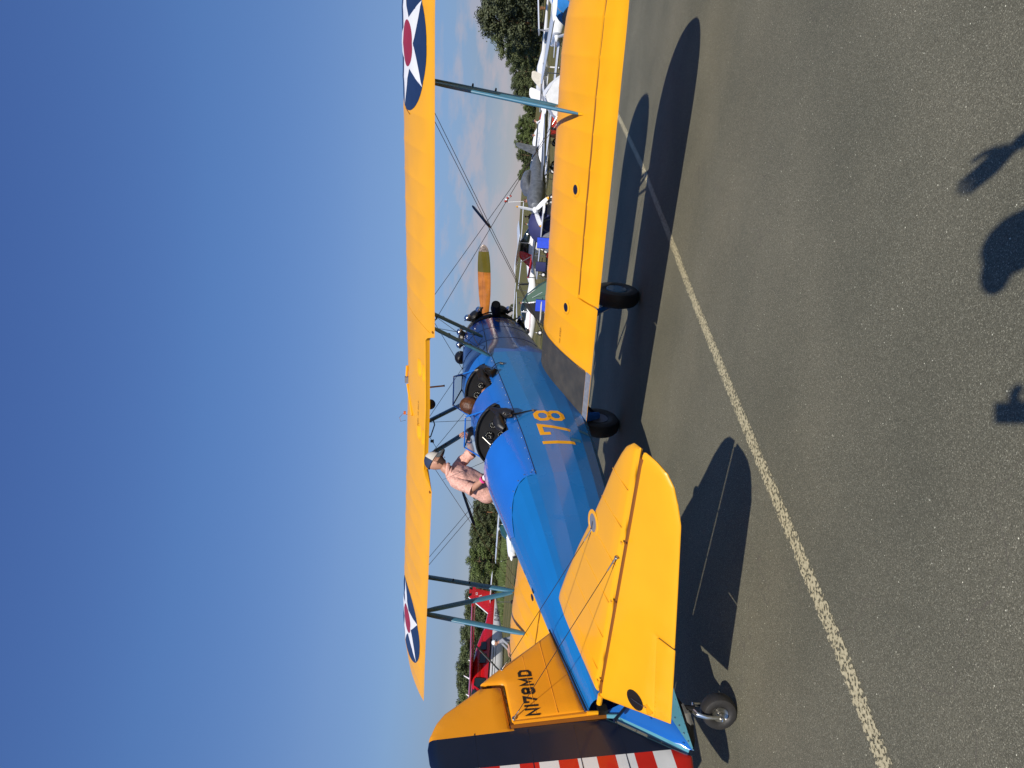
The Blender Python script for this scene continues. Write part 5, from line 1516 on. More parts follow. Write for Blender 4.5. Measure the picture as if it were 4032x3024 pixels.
# left: long wood behind the fuselage and fin
LW = [(1815, 1955), (1850, 1930), (1890, 1915), (1925, 1895), (1955, 1880), (1985, 1878), (2020, 1875), (2050, 1866), (2080, 1872), (2110, 1862), (2145, 1858), (2180, 1856), (2215, 1853), (2250, 1862), (2285, 1858), (2320, 1868), (2355, 1852),
      (2390, 1845), (2425, 1838), (2460, 1840), (2495, 1829), (2530, 1826), (2565, 1824), (2600, 1812), (2635, 1812), (2670, 1812), (2705, 1808), (2740, 1812), (2775, 1815), (2810, 1820), (2845, 1830), (2880, 1840)]
marks = ['right end of the left wood, hidden behind the cockpit screens', 'behind the man in the pink shirt, right of his arm', 'behind the back of the man in the pink shirt', 'just left of the pink-shirted man', 'between the pink-shirted man and the dark javelin of the wing wires',
         'at the top end of the dark javelin', 'at the middle of the dark javelin', 'at the lower end of the dark javelin', 'just left of the dark javelin, over the small green canopy', 'over the canopy of the white high-wing aircraft', 'over the nose of the white high-wing aircraft',
         'above the black propeller of the white high-wing aircraft', 'where the flying wires meet the tree line', 'left of the flying wires, before the front strut', 'touching the right side of the front strut', 'behind the front strut of the left wing', 'between the front strut and the red fin',
         'behind the tip of the red fin', 'left of the red fin, beside the slanting strut', 'behind the foot of the slanting strut', 'between the slanting strut and the rear strut', 'touching the rear strut of the left wing', 'just left of the rear strut', 'above the white cap of the man in grey',
         'over the antennas of the red and white airplane', 'over the cockpit of the red and white airplane', 'highest of the left wood, under the wing roundel', 'below the tip of the left upper wing', 'touching the tip of the yellow fin', 'behind the slot between fin and rudder', 'behind the yellow rudder horn', 'left end of the wood behind the rudder']
back = []
for i, (y, v) in enumerate(LW):
    kd = ['oak', 'oak', 'pine', 'oak', 'light'][(i * 7) % 5]; kd = 'oak' if kd == 'pine' and i % 2 else kd
    vv = (i * 5 + 1) % (4 if kd == 'oak' else 3); D = 165 + (i % 3) * 12; col = {'oak': 'dark green', 'light': 'mid green', 'pine': 'dull green'}[kd]
    tree_to(kd, vv, y, D, v - 22 + (i % 4) * 4, col + ' tree ' + marks[i], 1.3, 'trees of the long wood on the left')


def thicket(name, label, cols, D, hh, seed):
    "the wood behind the front row, where single trees no longer read"
    rnd = random.Random(seed); vs = []; fs = []
    for y0, y1, vt in cols:
        for _ in range(int((y1 - y0) * 55)):
            y = rnd.uniform(y0, y1); Dq = D + rnd.uniform(0, 14); p = stand(y, Dq); top = far(vt + 9 * math.sin(y * .09) + 6 * math.sin(y * .23), y, Dq).z - p.z
            z = top * rnd.random() ** .7; s1 = rnd.uniform(.12, .34); n = Vector((rnd.gauss(0, 1), rnd.gauss(0, 1), rnd.gauss(0, 1) + .6)).normalized(); u = n.orthogonal().normalized() * s1; w = n.cross(u) * .7; q_ = p + Vector((0, 0, z)); k = len(vs)
            vs += [q_ - u, q_ - w, q_ + u, q_ + w]; fs.append((k, k + 1, k + 2, k + 3))
    me = bpy.data.meshes.new(name); me.from_pydata([tuple(v) for v in vs], [], fs); me.materials.append(M['leaf_oak']); o = bpy.data.objects.new(name, me); COL.objects.link(o)
    return tag(o, label, 'wood', kind='stuff')


thicket('wood', 'undergrowth and farther trees of the long wood on the left', [(y - 22, y + 24, v + 4) for y, v in LW], 186, 0, 11)
thicket('undergrowth', 'dark undergrowth below the row of trees on the right', [(-90, 130, 1960), (130, 240, 1995), (240, 400, 2035), (400, 470, 2066), (470, 640, 2050), (640, 745, 2058)], 196, 0, 12)


# standing crop strip before the left wood
def crop():
    vs = []; fs = []; rnd = random.Random(3)
    for _ in range(26000):
        y = rnd.uniform(1900, 2620); D = rnd.uniform(95, 150); p = stand(y, D); h = rnd.uniform(.35, .9) * (1.15 if D > 115 else .7)
        a = rnd.uniform(0, 6.28); w = rnd.uniform(.04, .10); k = len(vs); dx, dy = math.cos(a) * w, math.sin(a) * w; l = rnd.uniform(-.2, .2)
        vs += [(p.x - dx, p.y - dy, p.z), (p.x + dx, p.y + dy, p.z), (p.x + l, p.y + l * .4, p.z + h)]; fs.append((k, k + 1, k + 2))
    me = bpy.data.meshes.new('crop_strip'); me.from_pydata(vs, [], fs); me.materials.append(M['leaf_light']); o = bpy.data.objects.new('crop_strip', me); COL.objects.link(o)
    tag(o, 'strip of standing green crop before the wood on the left', 'crop', kind='stuff')


crop()


def tufts():
    vs = []; fs = []; rnd = random.Random(5)
    for _ in range(42000):
        y = rnd.uniform(-40, 2700); D = 16 + 34 * rnd.random() ** 1.3; d = ray(hz(y), y); dx, dy = d.x, d.y; q = math.hypot(dx, dy)
        X, Y = CX + dx / q * D, CY + dy / q * D
        if X < 15.5: continue
        z = terrain(X, Y) - .004; h = rnd.uniform(.02, .06); a = rnd.uniform(0, 6.28); w = rnd.uniform(.008, .02); k = len(vs)
        vs += [(X - math.cos(a) * w, Y - math.sin(a) * w, z), (X + math.cos(a) * w, Y + math.sin(a) * w, z), (X + rnd.uniform(-.03, .03), Y + rnd.uniform(-.03, .03), z + h)]; fs.append((k, k + 1, k + 2))
    me = bpy.data.meshes.new('grass_tufts'); me.from_pydata(vs, [], fs); me.materials.append(M['grass']); o = bpy.data.objects.new('grass_tufts', me); COL.objects.link(o)
    tag(o, 'short dry grass of the airfield', 'grass', kind='stuff')


tufts()


# ================================================================ parked aircraft and camp behind
def loft_body(prof, mt, n=18, sup=2.4):
    "prof: (x, half width, z bottom, z top)"
    rings = []
    for x, w, zb, zt in prof:
        rings.append([Vector((x, w * math.copysign(abs(math.cos(a)) ** (2 / sup), math.cos(a)), (zb + zt) / 2 + (zt - zb) / 2 * math.copysign(abs(math.sin(a)) ** (2 / sup), math.sin(a)))) for a in [2 * math.pi * i / n for i in range(n)]])
    return MB().ring(rings, mt)


def surf(p0, p1, c0, c1, th, mt, vertical=False, tipround=True):
    "tapered lifting surface from p0 to p1, chord along -x from the leading edge points"
    p0, p1 = Vector(p0), Vector(p1); m = MB(); rings = []
    for t in (0, .25, .5, .75, .9, .96, 1.0):
        c = c0 + (c1 - c0) * t; k = 1 if t < .9 or not tipround else (.93 if t < .95 else .8 if t < 1 else .5); le = p0.lerp(p1, t) - Vector((c * (1 - k) * .4, 0, 0)); c *= k
        r = []
        for i in range(14):
            a = 2 * math.pi * i / 14; x = .5 + .5 * math.cos(a); h = math.sin(a) * th * c * (1.5 * math.sqrt(max(0, 1 - x)) * (x + .12)) * (.5 if t == 1 else 1)
            r.append(le + Vector((-(1 - x) * c if False else -(c - x * c), 0, 0)) + (Vector((0, h, 0)) if vertical else Vector((0, 0, h))))
        rings.append(r)
    return m.ring(rings, mt)


def prop_blades(parent, x, z, r, mt, n=2, a0=0, tip=None, spin='white_paint', w=.10, y=0):
    p = empty('propeller'); p.parent = parent; p.location = (x, y, z)
    for k in range(n):
        a = a0 + 2 * math.pi * k / n; d = Vector((0, math.sin(a), math.cos(a))); s = d.cross(Vector((1, 0, 0)))
        m = MB(); rr = []
        for t, c in ((.08, .06), (.2, .085), (.45, w), (.7, w * .95), (.88, w * .75), (.97, w * .45), (1, w * .2)):
            rr.append((t, [d * r * t + s * c * math.cos(q) * .9 + Vector((c * .35 * math.cos(q) + .012 * math.sin(q), 0, 0)) for q in [2 * math.pi * i / 10 for i in range(10)]]))
        for (t0, A), (t1, B) in zip(rr, rr[1:]): m.grid([A, B], tip if (tip and t1 > .9) else mt, True, True)
        m.build('blade', p)
    MB().lathe((-.12, 0, 0), (1, 0, 0), [(0, .13), (.08, .13), (.2, .10), (.30, .05), (.34, .0005)], spin, 16).build('spinner', p)
    return p


def wheels(parent, pts, r=.19):
    for x, y, zt in pts:
        w = empty('wheel'); w.parent = parent; w.location = (x, y, r)
        MB().lathe((0, 0, 0), (0, 1, 0), [(-.06, r * .5), (-.07, r * .8), (-.03, r), (.03, r), (.07, r * .8), (.06, r * .5)], 'rubber', 20).build('tyre', w)
        MB().lathe((0, 0, 0), (0, 1, 0), [(-.055, .0005), (-.06, r * .52), (.06, r * .52), (.055, .0005)], 'white_paint', 16).build('rim', w)
        MB().tube([(x, y, r), (x, y * .4, zt)], .03, 'white_paint', 6).build('gear_leg', parent)


def heading(y, rel):
    "yaw of a thing seen at column y, turned rel degrees from facing right in the upright picture"
    d = ray(hz(y), y); return math.atan2(d.y, d.x) - math.pi / 2 + R(rel)


def light_plane(name, y, D, rel, label, high=True, L=6.8, span=9.5, mt='white_paint', accent=None, cover=None, prop=('black', 2, 0, None), glass='dark_glass', wing_z=None, sink=0, scale=1.0, struts=True, group=None, dihedral=.03, stripes=None):
    p = stand(y, D); p.z -= sink; e = empty(name, p, (0, 0, heading(y, rel)), label=label, cat='airplane', group=group); e.scale = (scale,) * 3
    q = [(L * .36, .10, .82, 1.05), (L * .345, .28, .68, 1.16), (L * .30, .36, .60, 1.24), (L * .20, .42, .52, 1.33), (L * .12, .46, .48, 1.42 if high else 1.32), (-L * .05, .48, .48, 1.40 if high else 1.3), (-L * .2, .34, .58, 1.28), (-L * .38, .18, .80, 1.16), (-L * .56, .07, .94, 1.08), (-L * .62, .03, .98, 1.06)]
    b = loft_body(q, mt); b.build('fuselage', e)
    wz = 1.95 if high else .66
    cab = [(L * .17, .16, 1.28, 1.34), (L * .11, .40, 1.25, 1.72), (L * .04, .43, 1.2, 1.93), (-L * .07, .42, 1.2, 1.92), (-L * .17, .28, 1.15, 1.55), (-L * .26, .10, 1.1, 1.25)] if high else [(L * .14, .2, 1.2, 1.28), (L * .08, .36, 1.2, 1.55), (-L * .0, .40, 1.2, 1.68), (-L * .10, .34, 1.15, 1.6), (-L * .2, .12, 1.1, 1.28)]
    cb = loft_body(cab, cover or glass); cb.build('canopy', e)
    if not cover:
        f = MB()
        for x in (L * .04, -L * .07): f.tube([(x, -.44, 1.25), (x, -.40, 1.88 if high else 1.6), (x, .40, 1.88 if high else 1.6), (x, .44, 1.25)], .028, mt, 6)
        f.build('canopy_frame', e)
    for s_ in (-1, 1):
        w = surf((L * .07, s_ * .2, wz), (L * .06, s_ * span / 2, wz + dihedral * span / 2), 1.35, 1.15, .11, mt); w.build('wing', e)
        if high and struts: MB().tube([(.1, s_ * .42, .62), (.25, s_ * span * .27, wz - .02)], .035, mt, 6, flat=.5).build('wing_strut', e)
        surf((-L * .50, s_ * .04, 1.02), (-L * .54, s_ * 1.35, 1.02), .85, .6, .08, mt).build('tailplane', e)
    surf((-L * .46, 0, 1.0), (-L * .60, 0, 2.05), 1.1, .55, .08, accent or mt, True).build('fin', e)
    if stripes:
        for z0 in (1.02, .94):
            for s_ in (-1, 1): MB().tube([(L * .33, s_ * .30, z0), (L * .2, s_ * .437, z0), (0, s_ * .49, z0), (-L * .2, s_ * .35, z0 + .04)], .022, stripes, 4, flat=.4).build('stripe', e)
    wheels(e, [(L * .26, 0, .6), (-L * .02, .85, .6), (-L * .02, -.85, .6)])
    if prop: prop_blades(e, L * .37, .93, .88, prop[0], prop[1], prop[2], prop[3])
    return e


def glider_wing(name, a, b, c0, c1, zt, label, winglet=0, mt='white_paint', root=None):
    "a glider parked beyond: long wing from pixel a to pixel b (x, y, D)"
    A = far(*a); B = far(*b); e = empty(name, A, (0, 0, 0), label=label, cat='glider'); d = B - A; n = Vector((d.y, -d.x, 0)).normalized()
    m = MB(); rr = []
    for t in [0, .1, .3, .5, .7, .85, .95, 1.0]:
        c = c0 + (c1 - c0) * t; p = d * t; p.z += .0
        rr.append([p + n * c * math.cos(q) * .5 + Vector((0, 0, c * .075 * math.sin(q))) for q in [2 * math.pi * i / 12 for i in range(12)]])
    m.ring(rr, mt); m.build('wing', e)
    if winglet:
        u = d.normalized(); m = MB(); m.tube([d, d + u * .25 + Vector((0, 0, winglet * .5)), d + u * .4 + Vector((0, 0, winglet))], [.16, .12, .05], mt, 8, flat=.25); m.build('winglet', e)
    if root:
        L = root; u = d.normalized(); m = loft_body([(L * .32, .05, -.15, .1), (L * .28, .2, -.25, .3), (L * .15, .3, -.35, .42), (0, .3, -.35, .4), (-L * .15, .14, -.12, .2), (-L * .5, .08, .0, .16), (-L * .68, .05, .03, .12)], mt)
        q = n.to_track_quat('X', 'Z').to_matrix().to_4x4(); f = m.build('fuselage', e); f.matrix_local = q; f.location = (0, 0, -.1)
        f2 = loft_body([(L * .24, .05, .1, .2), (L * .16, .2, .15, .5), (L * .06, .2, .15, .48), (-L * .02, .05, .2, .36)], 'dark_glass').build('canopy', f)
        surf((-L * .60, 0, .05), (-L * .66, 0, 1.1), .7, .45, .09, mt, True).build('fin', f)
        for s_ in (-1, 1): surf((-L * .64, 0, 1.08), (-L * .68, s_ * 1.2, 1.08), .5, .3, .08, mt).build('tailplane', f)
        p0 = A.z - terrain(A.x, A.y)
        w = MB(); w.lathe((0, 0, -p0 + .10), tuple(d.normalized()), [(-.05, .08), (-.04, .19), (.04, .19), (.05, .08)], 'rubber', 16); w.build('main_wheel', e)
        st = MB(); st.tube([(0, 0, -.4), (0, 0, -p0 + .15)], .05, mt, 6); st.build('gear_leg', e)
    else:
        p0 = B.z - terrain(B.x, B.y); st = MB(); st.tube([d * .85, d * .85 - Vector((0, 0, (A + d * .85).z - terrain((A + d * .85).x, (A + d * .85).y)))], .02, 'steel', 6); st.build('wing_stand', e)
    return e


# --- right part of the field (upright picture), far to near
glider_wing('glider', (2123, 128, 60), (2119, -40, 62), .9, .9, 0, 'white glider wing end right of the covered fuselage under the pines')
light_plane('airplane', -62, 34, 200, 'white low aircraft under a pale canvas cover at the right edge', high=False, cover='white_cloth', prop=('white_paint', 2, R(-55), 'yellow_tip'), span=5.5, L=6.5, mt='white_cloth', scale=.85)
light_plane('airplane', 142, 40, 95, 'white motor glider with dark canopy seen end-on before the pines', high=False, prop=None, span=15, L=6.2, scale=.85)
glider_wing('glider', (2185, 20, 24), (2133, 320, 31), .95, .55, 0, 'long white glider wing slanting away over the blue tent at the right edge')
glider_wing('glider', (2134, 262, 48), (2142, 395, 44), .8, .55, 0, 'white glider wing with dark open canopy above the big white tent', root=6.5)
light_plane('airplane', 560, 46, 185, 'white tailed aircraft under a full white cover with cream fin', high=False, cover='white_cloth', prop=None, span=7, L=6.5, mt='white_cloth', accent='cream', scale=.95)
glider_wing('glider', (2147, 420, 29), (2141, 742, 36), .62, .42, 0, 'long white wing running across in front of the white and grey covered aircraft')
light_plane('airplane', 655, 42, 170, 'white aircraft with tall swept fin and striped cowling next to the grey cover', high=False, prop=None, span=8, L=6.6, accent='white_paint', stripes='black', scale=.95)
grey = light_plane('airplane', 722, 34, 243, 'aircraft under a shiny grey cover with white three-blade propeller and yellow tips', high=False, cover='grey_cloth', mt='grey_cloth', prop=('white_paint', 3, R(8), 'yellow_tip'), span=8.5, L=6.6, sink=-.22, scale=1.0)
light_plane('airplane', 975, 47, 165, 'white and red high-wing aircraft with blue tinted windows left of the navy tent', accent='red_paint', span=10.5, L=6.6, prop=('black', 2, R(20), None), glass='dark_glass', stripes='red_paint')
glider_wing('glider', (2062, 805, 62), (2052, 968, 60), .8, .6, 0, 'white glider wing behind the navy dome tent')
glider_wing('glider', (2056, 1005, 52), (2041, 1132, 54), .75, .5, 0, 'short white glider wing beside the white and red high-wing aircraft')
glider_wing('glider', (2142, 815, 31), (2115, 1085, 36), .7, .5, 0, 'white wing passing before the navy tent and ending at a small white fin')
glider_wing('glider', (2020, 1268, 56), (2030, 1120, 58), .85, .6, 0, 'white glider wing with upturned tip seen past the engine', winglet=-.0, root=None)
glider_wing('glider', (2035, 1262, 48), (2033, 1155, 50), .5, .35, 0, 'thin white glider wing just under the one with the upturned tip')
light_plane('airplane', 1215, 45, 190, 'red and white low-wing aircraft partly behind the green tent', high=False, accent='red_paint', span=7.5, L=6.2, prop=('dark_cloth', 2, R(70), None), stripes='red_paint', scale=.9)
e = empty('tow_bar', stand(1040, 42), label='long red tow bar lying in front of the white and red high-wing aircraft', cat='tow bar')
m = MB(); a = far(2096, 1005, 42) - e.location; b = far(2080, 1092, 44) - e.location; m.tube([a, b], .07, 'red_paint', 8); m.build('bar', e)
m = MB(); m.tube([a, Vector((a.x, a.y, 0))], .03, 'steel', 6); m.tube([b, Vector((b.x, b.y, 0))], .03, 'steel', 6); m.build('leg', e)


def dome_tent(y, D, w, h, mt, label, door=None, depth=None, rel=0, trim=None):
    p = stand(y, D); e = empty('tent', p, (0, 0, heading(y, rel)), label=label, cat='tent'); dp = depth or w * .8; m = MB(); rows = []
    for i in range(9):
        ph = math.pi / 2 * i / 8; row = []
        for j in range(24):
            t = 2 * math.pi * j / 24; k = 1 + .05 * math.cos(4 * t); row.append(Vector((w / 2 * math.cos(t) * math.cos(ph) ** .8 * k, dp / 2 * math.sin(t) * math.cos(ph) ** .8 * k, h * math.sin(ph) ** .9)))
        rows.append(row)
    m.grid(rows, mt, False, closed=True); t_ = m.build('tent_skin', e, sharp=20)
    q = MB()
    for s_ in (0, math.pi / 2, math.pi / 4, -math.pi / 4): q.tube([Vector((w / 2 * 1.04 * math.cos(s_) * math.cos(a) if True else 0, dp / 2 * 1.04 * math.sin(s_) * math.cos(a), h * max(0, math.sin(a)) ** .9 + .012)) for a in [math.pi * i / 16 for i in range(17)]], .012, trim or 'tent_grey', 5)
    q.build('tent_pole', e)
    d = MB(); d.add([Vector((w * .16 * a, -dp / 2 * .93 + .02 * b, h * .62 * b)) - Vector((0, .05 * (1 - b), 0)) for a, b in ((-1.3, 0), (1.3, 0), (.7, .95), (-.7, .95))], [(0, 1, 2, 3)], door or 'tent_grey'); d.build('door_flap', e)
    return e


dome_tent(-45, 26, 2.2, 1.15, 'tent_blue', 'light blue dome tent at the right edge of the frame', trim='tent_grey')
dome_tent(60, 25, .9, .75, 'tent_grey', 'dark grey tent porch beside the light blue tent')
dome_tent(470, 50, 2.0, 1.25, 'red_cloth', 'red dome tent behind the long white wing', door='red_cloth', trim='red_cloth')
dome_tent(880, 33, 1.9, 1.35, 'tent_navy', 'navy blue dome tent with grey side panel', trim='tent_navy')
dome_tent(945, 32, .95, .72, 'tent_grey', 'low grey tent side panel left of the navy dome tent', trim='tent_grey')
dome_tent(1000, 29, .8, .28, 'tent_grey', 'low grey groundsheet heap by the red camping chair', trim='tent_grey')
# white ridge awning
e = empty('awning', stand(385, 28), (0, 0, heading(385, 0)), label='big white sloping awning tent left of the wing struts', cat='tent')
m = MB(); m.grid([[(-1.05, -.6, .05), (-.5, -.62, .75), (.1, -.6, 1.12), (.55, -.6, .85), (1.0, -.55, .35)], [(-1.15, .9, .05), (-.5, .9, .85), (.1, .95, 1.25), (.55, .9, .95), (1.05, .9, .4)]], 'white_cloth'); m.build('awning_cloth', e)
m = MB(); m.add([(-1.05, -.62, .0), (1.0, -.57, .0), (1.0, -.57, .35), (.55, -.62, .85), (.1, -.62, 1.1), (-.5, -.63, .74)], [tuple(range(6))], 'white_cloth'); m.build('front_cloth', e)
m = MB(); m.tube([(.35, -.75, 1.25), (-.2, -.8, 1.12), (-.35, -.85, .2)], .02, 'steel', 6); m.build('pole', e)
m = MB(); m.tube([(-.45, -.85, 1.24), (.5, -.75, 1.27)], .035, 'tent_grey', 6); m.build('pole', e)
# green tent with open side
e = empty('tent', stand(1185, 30), (0, 0, heading(1185, 0)), label='dark green tent with an open porch just past the engine', cat='tent')
m = MB(); A = [(-1.0, -.1, 0), (1.05, -.2, 0), (.0, .1, 1.35)]
m.grid([[(-1.15, -.2, .0), (-.9, -.25, .55), (-.45, -.2, 1.05), (-.05, -.1, 1.32), (.3, -.15, 1.15), (.75, -.25, .6), (1.2, -.3, .0)], [(-1.2, 1.6, .0), (-.85, 1.6, .6), (-.4, 1.6, 1.1), (0, 1.6, 1.3), (.4, 1.6, 1.1), (.85, 1.6, .6), (1.2, 1.6, 0)]], 'tent_green', False); m.build('tent_skin', e)
m = MB(); m.add([(-.05, -.14, 1.30), (.3, -.2, 1.12), (.75, -.3, .58), (1.2, -.35, 0), (.2, -.5, 0)], [(0, 1, 2, 3, 4)], 'tent_green', False); m.build('side_panel', e)
m = MB(); m.add([(-1.1, -.15, 0), (-.85, -.2, .5), (-.42, -.15, 1.0), (-.1, -.08, 1.28), (.15, .2, 0)], [(0, 1, 2, 3, 4)], 'dark_cloth', False); m.build('porch_shade', e)  # dark sheet across the porch opening paints in its inner shade
m = MB(); m.tube([(.15, -.12, 1.0), (.45, -.9, .55)], .006, 'tape_white', 4); m.build('guy_rope', e)


def camp_chair(y, D, mt, label, rel=0, k=1.0, back=.9):
    e = empty('camping_chair', stand(y, D), (0, 0, heading(y, rel)), label=label, cat='chair'); w = .26 * k
    m = MB(); m.grid([[(x, -.02 - .03 * math.cos(x * 6), z) for x in (-w, -w * .5, 0, w * .5, w)] for z in (.42 * k, .6 * k, .75 * k, back * k)], mt); m.build('backrest', e)
    m = MB(); m.grid([[(x, y_, .42 * k - .05 * math.cos(x * 6)) for x in (-w, -w * .5, 0, w * .5, w)] for y_ in (-.02, .2, .42 * k)], mt); m.build('seat', e)
    m = MB()
    for s_ in (-1, 1):
        m.tube([(s_ * w, -.04, 0), (s_ * w, -.02, back * k)], .012, 'black', 6); m.tube([(s_ * w, -.02, .0), (s_ * w, .42 * k, .42 * k)], .011, 'black', 5); m.tube([(s_ * w, .42 * k, .0), (s_ * w, -.02, .42 * k)], .011, 'black', 5)
        m.tube([(s_ * w, -.02, .62 * k), (s_ * w, .42 * k, .60 * k)], .02, 'black', 6)
    m.tube([(-w, -.04, .02), (w, .42 * k, .35)], .010, 'black', 5); m.tube([(w, -.04, .02), (-w, .42 * k, .35)], .010, 'black', 5); m.build('chair_frame', e)
    return e


camp_chair(950, 31, 'blue_cloth', 'bright blue camping chair seen from behind before the navy tent', 12, .92, .98)
camp_chair(1042, 33, 'tent_navy', 'small dark blue folding chair standing alone left of the group', -25, .95)
camp_chair(1000, 30, 'red_cloth', 'black camping chair with red cloth between the two blue chairs', 50, .62, .55)
camp_chair(818, 30, 'dark_cloth', 'black folding chair at the right side of the navy tent', 10, .8, .62)
camp_chair(1195, 27, 'blue_cloth', 'blue camping chair in the porch of the green tent', -10, .9)
e = empty('folding_table', stand(1222, 26), (0, 0, heading(1222, 15)), label='light folding table frame in front of the green tent', cat='table')
m = MB(); m.box((0, 0, .62), (.7, .45, .03), 'cream'); m.build('table_top', e)
for s_ in (-1, 1):
    m = MB(); m.tube([(s_ * .32, -.2, 0), (s_ * -.1, .0, .61)], .014, 'cream', 6); m.tube([(s_ * .32, .2, 0), (s_ * -.05, .0, .61)], .014, 'cream', 6); m.build('leg', e)
# windsock on its pole
ws = stand(790, 210); e = empty('windsock', ws, label='red and white windsock on a thin pole above the white propeller', cat='windsock')
tp_ = far(2006, 797, 210) - ws; m = MB(); m.tube([(0, 0, 0), (tp_.x, tp_.y, tp_.z + 1.0)], .08, 'white_paint', 6); m.build('pole', e)
rv = Vector((RV.x, RV.y, 0)).normalized(); q = [tp_ + rv * .0 + Vector((0, 0, 1.0)), tp_ + rv * .45 + Vector((0, 0, 1.0)), tp_ + rv * .9 + Vector((0, 0, .85)), tp_ + rv * 1.35 + Vector((0, 0, .45)), tp_ + rv * 1.7 + Vector((0, 0, -.05)), tp_ + rv * 2.0 + Vector((0, 0, -.45))]
for i in range(5):
    m = MB(); m.tube([q[i], q[i + 1]], [.52 - .06 * i, .47 - .06 * i], 'red_cloth' if i % 2 == 0 else 'white_cloth', 12, caps=False); m.build('sock_ring', e)
# people across the field
simple_person('person in a white shirt and brown shorts beside the long white wing', stand(525, 44), heading(525, 160), 1.72, 'white_cloth', 'dark_cloth')
simple_person('person in white bending over the white covered aircraft', stand(500, 47), heading(500, 20), 1.70, 'white_cloth', 'cream', lean=.25, arms='out')
simple_person('person in dark clothes standing behind the nose of the grey covered aircraft', stand(783, 40), heading(783, 200), 1.78, 'cap_navy', 'dark_cloth', hair='hair_brown')
simple_person('person in black behind the navy dome tent', stand(849, 62), heading(849, 120), 1.75, 'dark_cloth', 'dark_cloth')
simple_person('person in a turquoise shirt behind the navy dome tent', stand(883, 66), heading(883, 20), 1.70, 'pale_blue', 'cream')
simple_person('tiny person walking far off beside the distant red and white aircraft', stand(1195, 52), heading(1195, 20), 1.7, 'tent_navy', 'dark_cloth')

# --- left part: white high-wing aircraft, nose to the left, and the big red and white one
light_plane('airplane', 2062, 40, 212, 'white high-wing aircraft with green stripes and black propeller behind the blue fuselage', L=6.9, span=10.4, sink=-.02, prop=('black', 2, R(-38), 'white_paint'), glass='green_glass', stripes='pale_blue', struts=False, dihedral=.0, scale=.82)
for yy, n_ in ((2042, 'nearer the pink-shirted man'), (2072, 'above the canopy')):
    pass


